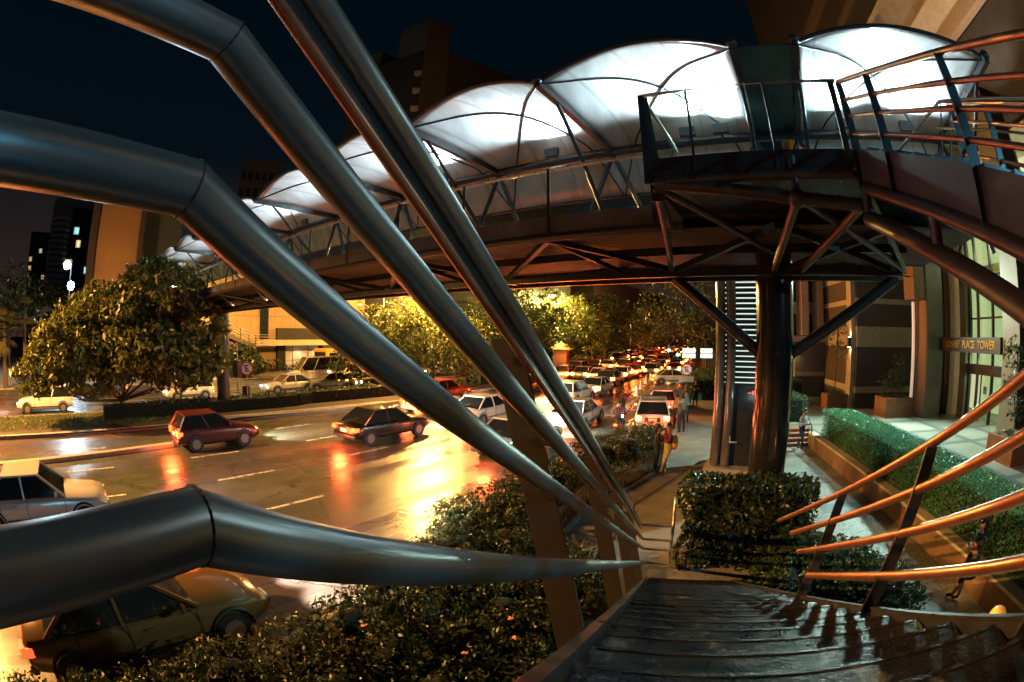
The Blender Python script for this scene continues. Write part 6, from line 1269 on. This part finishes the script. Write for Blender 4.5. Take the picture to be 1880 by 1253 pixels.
def person(label, loc, az, shirt, trousers, arms='down', legs='stand', hair=True, h=1.72, shoes=None, bag=None, group=None, lean_=0.0, skirt=False, head_tilt=0, seat=False, sleeve=True, hair_len=0):
    t = thing('person', label, 'person', loc, -az, group); k = h/1.75; shoes = shoes or M['black']
    J = {}
    def j(n_, x, y, z, r): J[n_] = (Vector((x*k, (y+lean_*max(0, z-.9))*k, z*k)), r*k)
    j('pelvis', 0, 0, .95, .135); j('waist', 0, .0, 1.10, .125); j('chest', 0, 0, 1.30, .145); j('neck0', 0, 0, 1.46, .07); j('neck', 0, .01, 1.52, .055)
    j('head0', 0, .025, 1.60, .078); j('head1', 0, .02, 1.68, .085); 
    for s_, n_ in ((-1, 'l'), (1, 'r')):
        lg = legs
        if legs == 'walk': kf, ff = ((.10, .30), (.22, .02))[0 if s_ > 0 else 1], None; hipy = 0
        j('hip'+n_, s_*.09, 0, .90, .105)
        if legs == 'stand': kn = (s_*.11, .01, .50); an = (s_*.12, -.02, .09); to = (s_*.14, .13, .045)
        elif legs == 'walk': kn, an, to = (((s_*.10, .20, .52), (s_*.10, .22, .10), (s_*.11, .38, .06)) if s_ > 0 else ((s_*.10, .02, .50), (s_*.10, -.30, .14), (s_*.10, -.17, .04)))
        elif legs == 'cross': kn, an, to = (((.10, .06, .50), (.12, -.02, .09), (.15, .14, .045)) if s_ > 0 else ((-.04, .14, .50), (.18, .12, .10), (.26, .26, .05)))
        elif legs == 'sit': kn = (s_*.13, .42, .92); an = (s_*.14, .40, .50); to = (s_*.15, .54, .46)
        elif legs == 'ride': kn = (s_*.22, .34, .80); an = (s_*.18, .12, .42); to = (s_*.19, .26, .38)
        j('knee'+n_, *kn, .068); j('calf'+n_, kn[0]*.5+an[0]*.5, kn[1]*.5+an[1]*.5-.015, kn[2]*.5+an[2]*.5+.03, .058); j('ankle'+n_, *an, .043); j('toe'+n_, *to, .038)
        j('sh'+n_, s_*.175, 0, 1.42, .062)
        if arms == 'down': el = (s_*.23, -.02, 1.13); wr = (s_*.24, .06, .88); hd = (s_*.235, .09, .80)
        elif arms == 'cross': el = (s_*.24, .03, 1.15); wr = (-s_*.05, .22, 1.17+.03*s_); hd = (-s_*.13, .215, 1.19+.03*s_)
        elif arms == 'face': el = (s_*.22, .10, 1.20); wr = (s_*.08, .24, 1.40); hd = (s_*.05, .20, 1.47)
        elif arms == 'hold': el = (s_*.22, .04, 1.13); wr = (s_*.12, .26, 1.14); hd = (s_*.09, .33, 1.16)
        elif arms == 'ride': el = (s_*.28, .22, 1.20); wr = (s_*.33, .46, 1.08); hd = (s_*.34, .53, 1.08)
        elif arms == 'phone': el, wr, hd = ((.20, .10, 1.18), (.13, .14, 1.45), (.11, .12, 1.53)) if s_ > 0 else ((-.23, -.02, 1.13), (-.22, .14, .95), (-.21, .19, .88))
        j('elbow'+n_, *el, .045); j('wrist'+n_, *wr, .030); j('palm'+n_, *hd, .034)
        d = Vector(hd)-Vector(wr); d = d.normalized() if d.length > 0 else Vector((0, 0, -1)); sd = d.cross(Vector((0, 1, 0.3))).normalized()
        for f_, (o_, ln) in enumerate(((-.027, .062), (-.009, .074), (.009, .070), (.027, .055))):
            a = Vector(hd)+d*.025+sd*o_; b_ = a+d*ln*.55; c_ = b_+(d*.6+Vector((0, -.5, -.3))).normalized()*ln*.45
            j('f%d%s' % (f_, n_), *b_, .0105); j('g%d%s' % (f_, n_), *c_, .009)
        b_ = Vector(hd)+sd*-.045+d*.01; j('th'+n_, *b_, .012); j('ti'+n_, *(b_+d*.035+Vector((0, .012, 0))), .010)
    E_ = [('pelvis', 'waist'), ('waist', 'chest'), ('chest', 'neck0'), ('neck0', 'neck'), ('neck', 'head0'), ('head0', 'head1')]
    MT = [(('pelvis', 'waist'), trousers), (('waist', 'chest'), shirt), (('chest', 'neck0'), shirt), (('neck0', 'neck'), SKIN), (('neck', 'head0'), SKIN), (('head0', 'head1'), SKIN)]
    for n_ in 'lr':
        ch = [('pelvis', 'hip'+n_), ('hip'+n_, 'knee'+n_), ('knee'+n_, 'calf'+n_), ('calf'+n_, 'ankle'+n_), ('ankle'+n_, 'toe'+n_), ('chest', 'sh'+n_), ('sh'+n_, 'elbow'+n_), ('elbow'+n_, 'wrist'+n_), ('wrist'+n_, 'palm'+n_)]
        ms_ = [trousers]*4+[shoes, shirt, shirt, shirt if sleeve else SKIN, SKIN]
        if skirt: ms_[2] = ms_[3] = SKIN
        for e2, mm in zip(ch, ms_): E_.append(e2); MT.append((e2, mm))
        for f_ in range(4): E_ += [('palm'+n_, 'f%d%s' % (f_, n_)), ('f%d%s' % (f_, n_), 'g%d%s' % (f_, n_))]; MT.append((('palm'+n_, 'g%d%s' % (f_, n_)), SKIN))
        E_ += [('palm'+n_, 'th'+n_), ('th'+n_, 'ti'+n_)]; MT.append((('palm'+n_, 'ti'+n_), SKIN))
    body_mesh('body', {n_: (tuple(v[0]), v[1]) for n_, v in J.items()}, E_, MT, t)
    hc = J['head1'][0]
    # face: nose, eyes, mouth, ears as one small mesh; hair as another
    mb = MB(); mb.sphere(hc+Vector((0, .088, -.035))*k, .014*k, 8, 1, 1.3, 1.5); mb.sphere(hc+Vector((-.088, .0, -.03))*k, .02*k, 8, .4, .8, 1.3); mb.sphere(hc+Vector((.088, .0, -.03))*k, .02*k, 8, .4, .8, 1.3); [o.__setattr__('name', nm) for o, nm in zip(mb.split('ear', SKIN, t), ('nose', 'ear', 'ear'))]
    mb = MB(); [mb.sphere(hc+Vector((sx_*.030, .080, -.008))*k, .011*k, 8, 1.2, .7, .8) for sx_ in (-1, 1)]; mb.box(hc+Vector((0, .083, -.078))*k, (.04*k, .012*k, .008*k)); [o.__setattr__('name', nm) for o, nm in zip(mb.split('eye', mat('dark eye', (.04, .015, .012), .4), t), ('eye', 'eye', 'mouth'))]
    if hair:
        mb = MB(); mb.sphere(hc+Vector((0, -.014, .018))*k, .100*k, 14, 1, 1.05, 1.0)
        if hair_len: mb.tube([hc+Vector((0, -.05, 0))*k, hc+Vector((0, -.08, -.15))*k, hc+Vector((0, -.08, -.15-hair_len))*k], [.085*k, .07*k, .03*k], 12)
        mb.build('hair', HAIR, t)
        hb = [c for c in t.children if c.name.startswith('hair')][0]
        # open the face: drop the hair faces in front and below the brow
        me = hb.data; bm = bmesh.new(); bm.from_mesh(me); dl_ = [f for f in bm.faces if f.calc_center_median().y > hc.y+.045*k and f.calc_center_median().z < hc.z+.045*k]; bmesh.ops.delete(bm, geom=dl_, context='FACES'); bm.to_mesh(me); bm.free()
    if skirt: mb = MB(); mb.tube([J['waist'][0], J['pelvis'][0]-UP*.05, J['pelvis'][0]-UP*.35*k], [.13*k, .17*k, .21*k], 16); mb.build('skirt', trousers, t)
    return t, J, k
def cl(n_, c): return mat(n_, c, .8, 0, .2, 12, .3, 90)
maroon, khaki, navy, brown, blk, whit = cl('maroon shirt', (.16, .02, .03)), cl('khaki trousers', (.36, .30, .12)), cl('navy cloth', (.02, .025, .05)), cl('brown jacket', (.14, .09, .065)), cl('black cloth', (.012, .012, .014)), cl('pale shirt', (.5, .5, .48))
orange = mat('yellow orange bag', (.85, .38, .03), .6, 0, .1, 8)
p1, J, k = person('man in maroon shirt and khaki trousers raising his hands to his face', (.25, 14.75, 0), R(-115), maroon, khaki, 'face', 'cross', h=1.74)
bg_ = wthing('backpack', 'bright yellow orange bag on the back of the man in the maroon shirt', 'bag', (.42, 14.8, 1.15))
mb = MB(); mb.sphere((.45, 14.82, 1.12), .19, 12, .7, .9, 1.35); mb.build('bag_body', orange, bg_); mb = MB(); mb.tube([(.40, 14.9, 1.3), (.25, 14.92, 1.45), (.1, 14.85, 1.3)], .018, 8); mb.build('strap', orange, bg_)
person('woman in dark clothes leaning beside the man in the maroon shirt', (-.12, 15.1, 0), R(80), blk, blk, 'cross', 'stand', h=1.62, hair_len=.12)
person('man in brown jacket and black trousers at the kerb beside the white station wagon', (.95, 21.7, 0), R(-30), brown, blk, 'down', 'stand', h=1.78)
person('man in a pale jacket close behind the man in the brown jacket', (.72, 22.4, 0), R(20), cl('grey jacket', (.3, .26, .22)), blk, 'down', 'stand', h=1.74)
person('person with a bright blue folder standing at the kerb behind the wagon', (1.25, 24.4, 0), R(170), blk, navy, 'hold', 'stand', h=1.7)
q = wthing('folder', 'bright blue folder held by the person at the kerb', 'folder', (1.2, 24.0, 1.2)); mb = MB(); mb.box((1.2, 24.02, 1.2), (.34, .05, .44)); mb.build('cover', mat('blue folder', (.08, .40, .65), .5), q)
person('man in black with folded arms on the pavement near the green hedge', (2.15, 30.3, 0), R(175), blk, blk, 'cross', 'stand', h=1.74)
q = wthing('shopping_bag', 'pale teal carrier bag beside the man in black with folded arms', 'bag', (2.45, 30.2, .5)); mb = MB(); mb.box((2.45, 30.2, .62), (.22, .12, .38)); mb.tube([(2.38, 30.2, .80), (2.42, 30.2, .95), (2.50, 30.2, .95), (2.54, 30.2, .80)], .008, 6); mb.build('bag_body', mat('teal carrier bag', (.15, .5, .55), .5), q)
person('woman carrying two white bags on foot among the traffic', (-2.35, 26.6, RZ0), R(185), cl('dark red top', (.15, .03, .03)), navy, 'down', 'walk', h=1.64, hair_len=.1)
for sx_, lb_ in ((-.24, 'left'), (.26, 'right')): q = wthing('carrier_bag', lb_+' white carrier bag of the woman walking among the traffic', 'bag', (-2.35+sx_, 26.5, .5)); mb = MB(); mb.sphere((-2.35+sx_, 26.5, .46), .16, 10, .8, .6, 1.2); mb.tube([(-2.35+sx_, 26.5, .6), (-2.35+sx_, 26.52, .76)], .01, 6); mb.build('bag_body', mat('white plastic bag', (.75, .75, .72), .4), q)
person('rider in a purple jacket sitting on the motorbike', (-2.0, 20.65, RZ0+.02), R(6), cl('purple jacket', (.12, .05, .12)), navy, 'ride', 'ride', h=1.7, lean_=.25)
person('man in a pale shirt with a shoulder bag leaning at the plaza steps', (6.0, 18.35, 0), R(150), whit, navy, 'hold', 'walk', h=1.72, lean_=.12)
person('woman in black shorts with folded arms leaning on the brown planter wall', (6.12, 5.9, 0), R(-70), blk, blk, 'cross', 'cross', h=1.68, sleeve=False, hair_len=.2, skirt=True)
t = wthing('lamp_globe', 'round amber lit bollard globe beside the brown planter wall at the bottom right', 'bollard', (5.75, 4.15, 0))
q = G(1830, 1133, .95); mb = MB(); mb.tube([(q.x, q.y, 0), (q.x, q.y, .8)], .06, 10); mb.build('pole', M['dark'], t); mb = MB(); mb.sphere((q.x, q.y, .95), .17, 16); mb.build('globe', mat('amber globe', (.75, .30, .04), .35, emit=(1, .35, .04), es=.22), t)  # stone bollard ball; the amber light on it is put in as glow
light('globe_light', 'POINT', (q.x-.35, q.y, 1.15), 14, (1, .5, .12), t, .15)  # warm light added beside the bollard, which is no lamp
light('bed_light', 'POINT', (6.3, 6.2, .35), 6, (1, .5, .15), t, .1)
# waste bin / small white box by the lift and pavement hedges
hedge('pavement_hedge', 'green hedge lining the pavement in front of the left signboard', 'hedge', [(1.9, 33.5), (3.3, 45.5), (5.2, 45.5), (4.1, 33.5)], 0, 1.5, LF['hedge'], 120, .14, 71)
t = tag(MB().box((3.4, 26.5, .45), (.35, .35, .9)).build('stone_bollard', M['concrete'], bev=.08), 'pale squat bollard on the pavement just left of the lift tubes', 'bollard')
for o_ in bpy.data.objects:
    if '_o' in o_: del o_['_o']
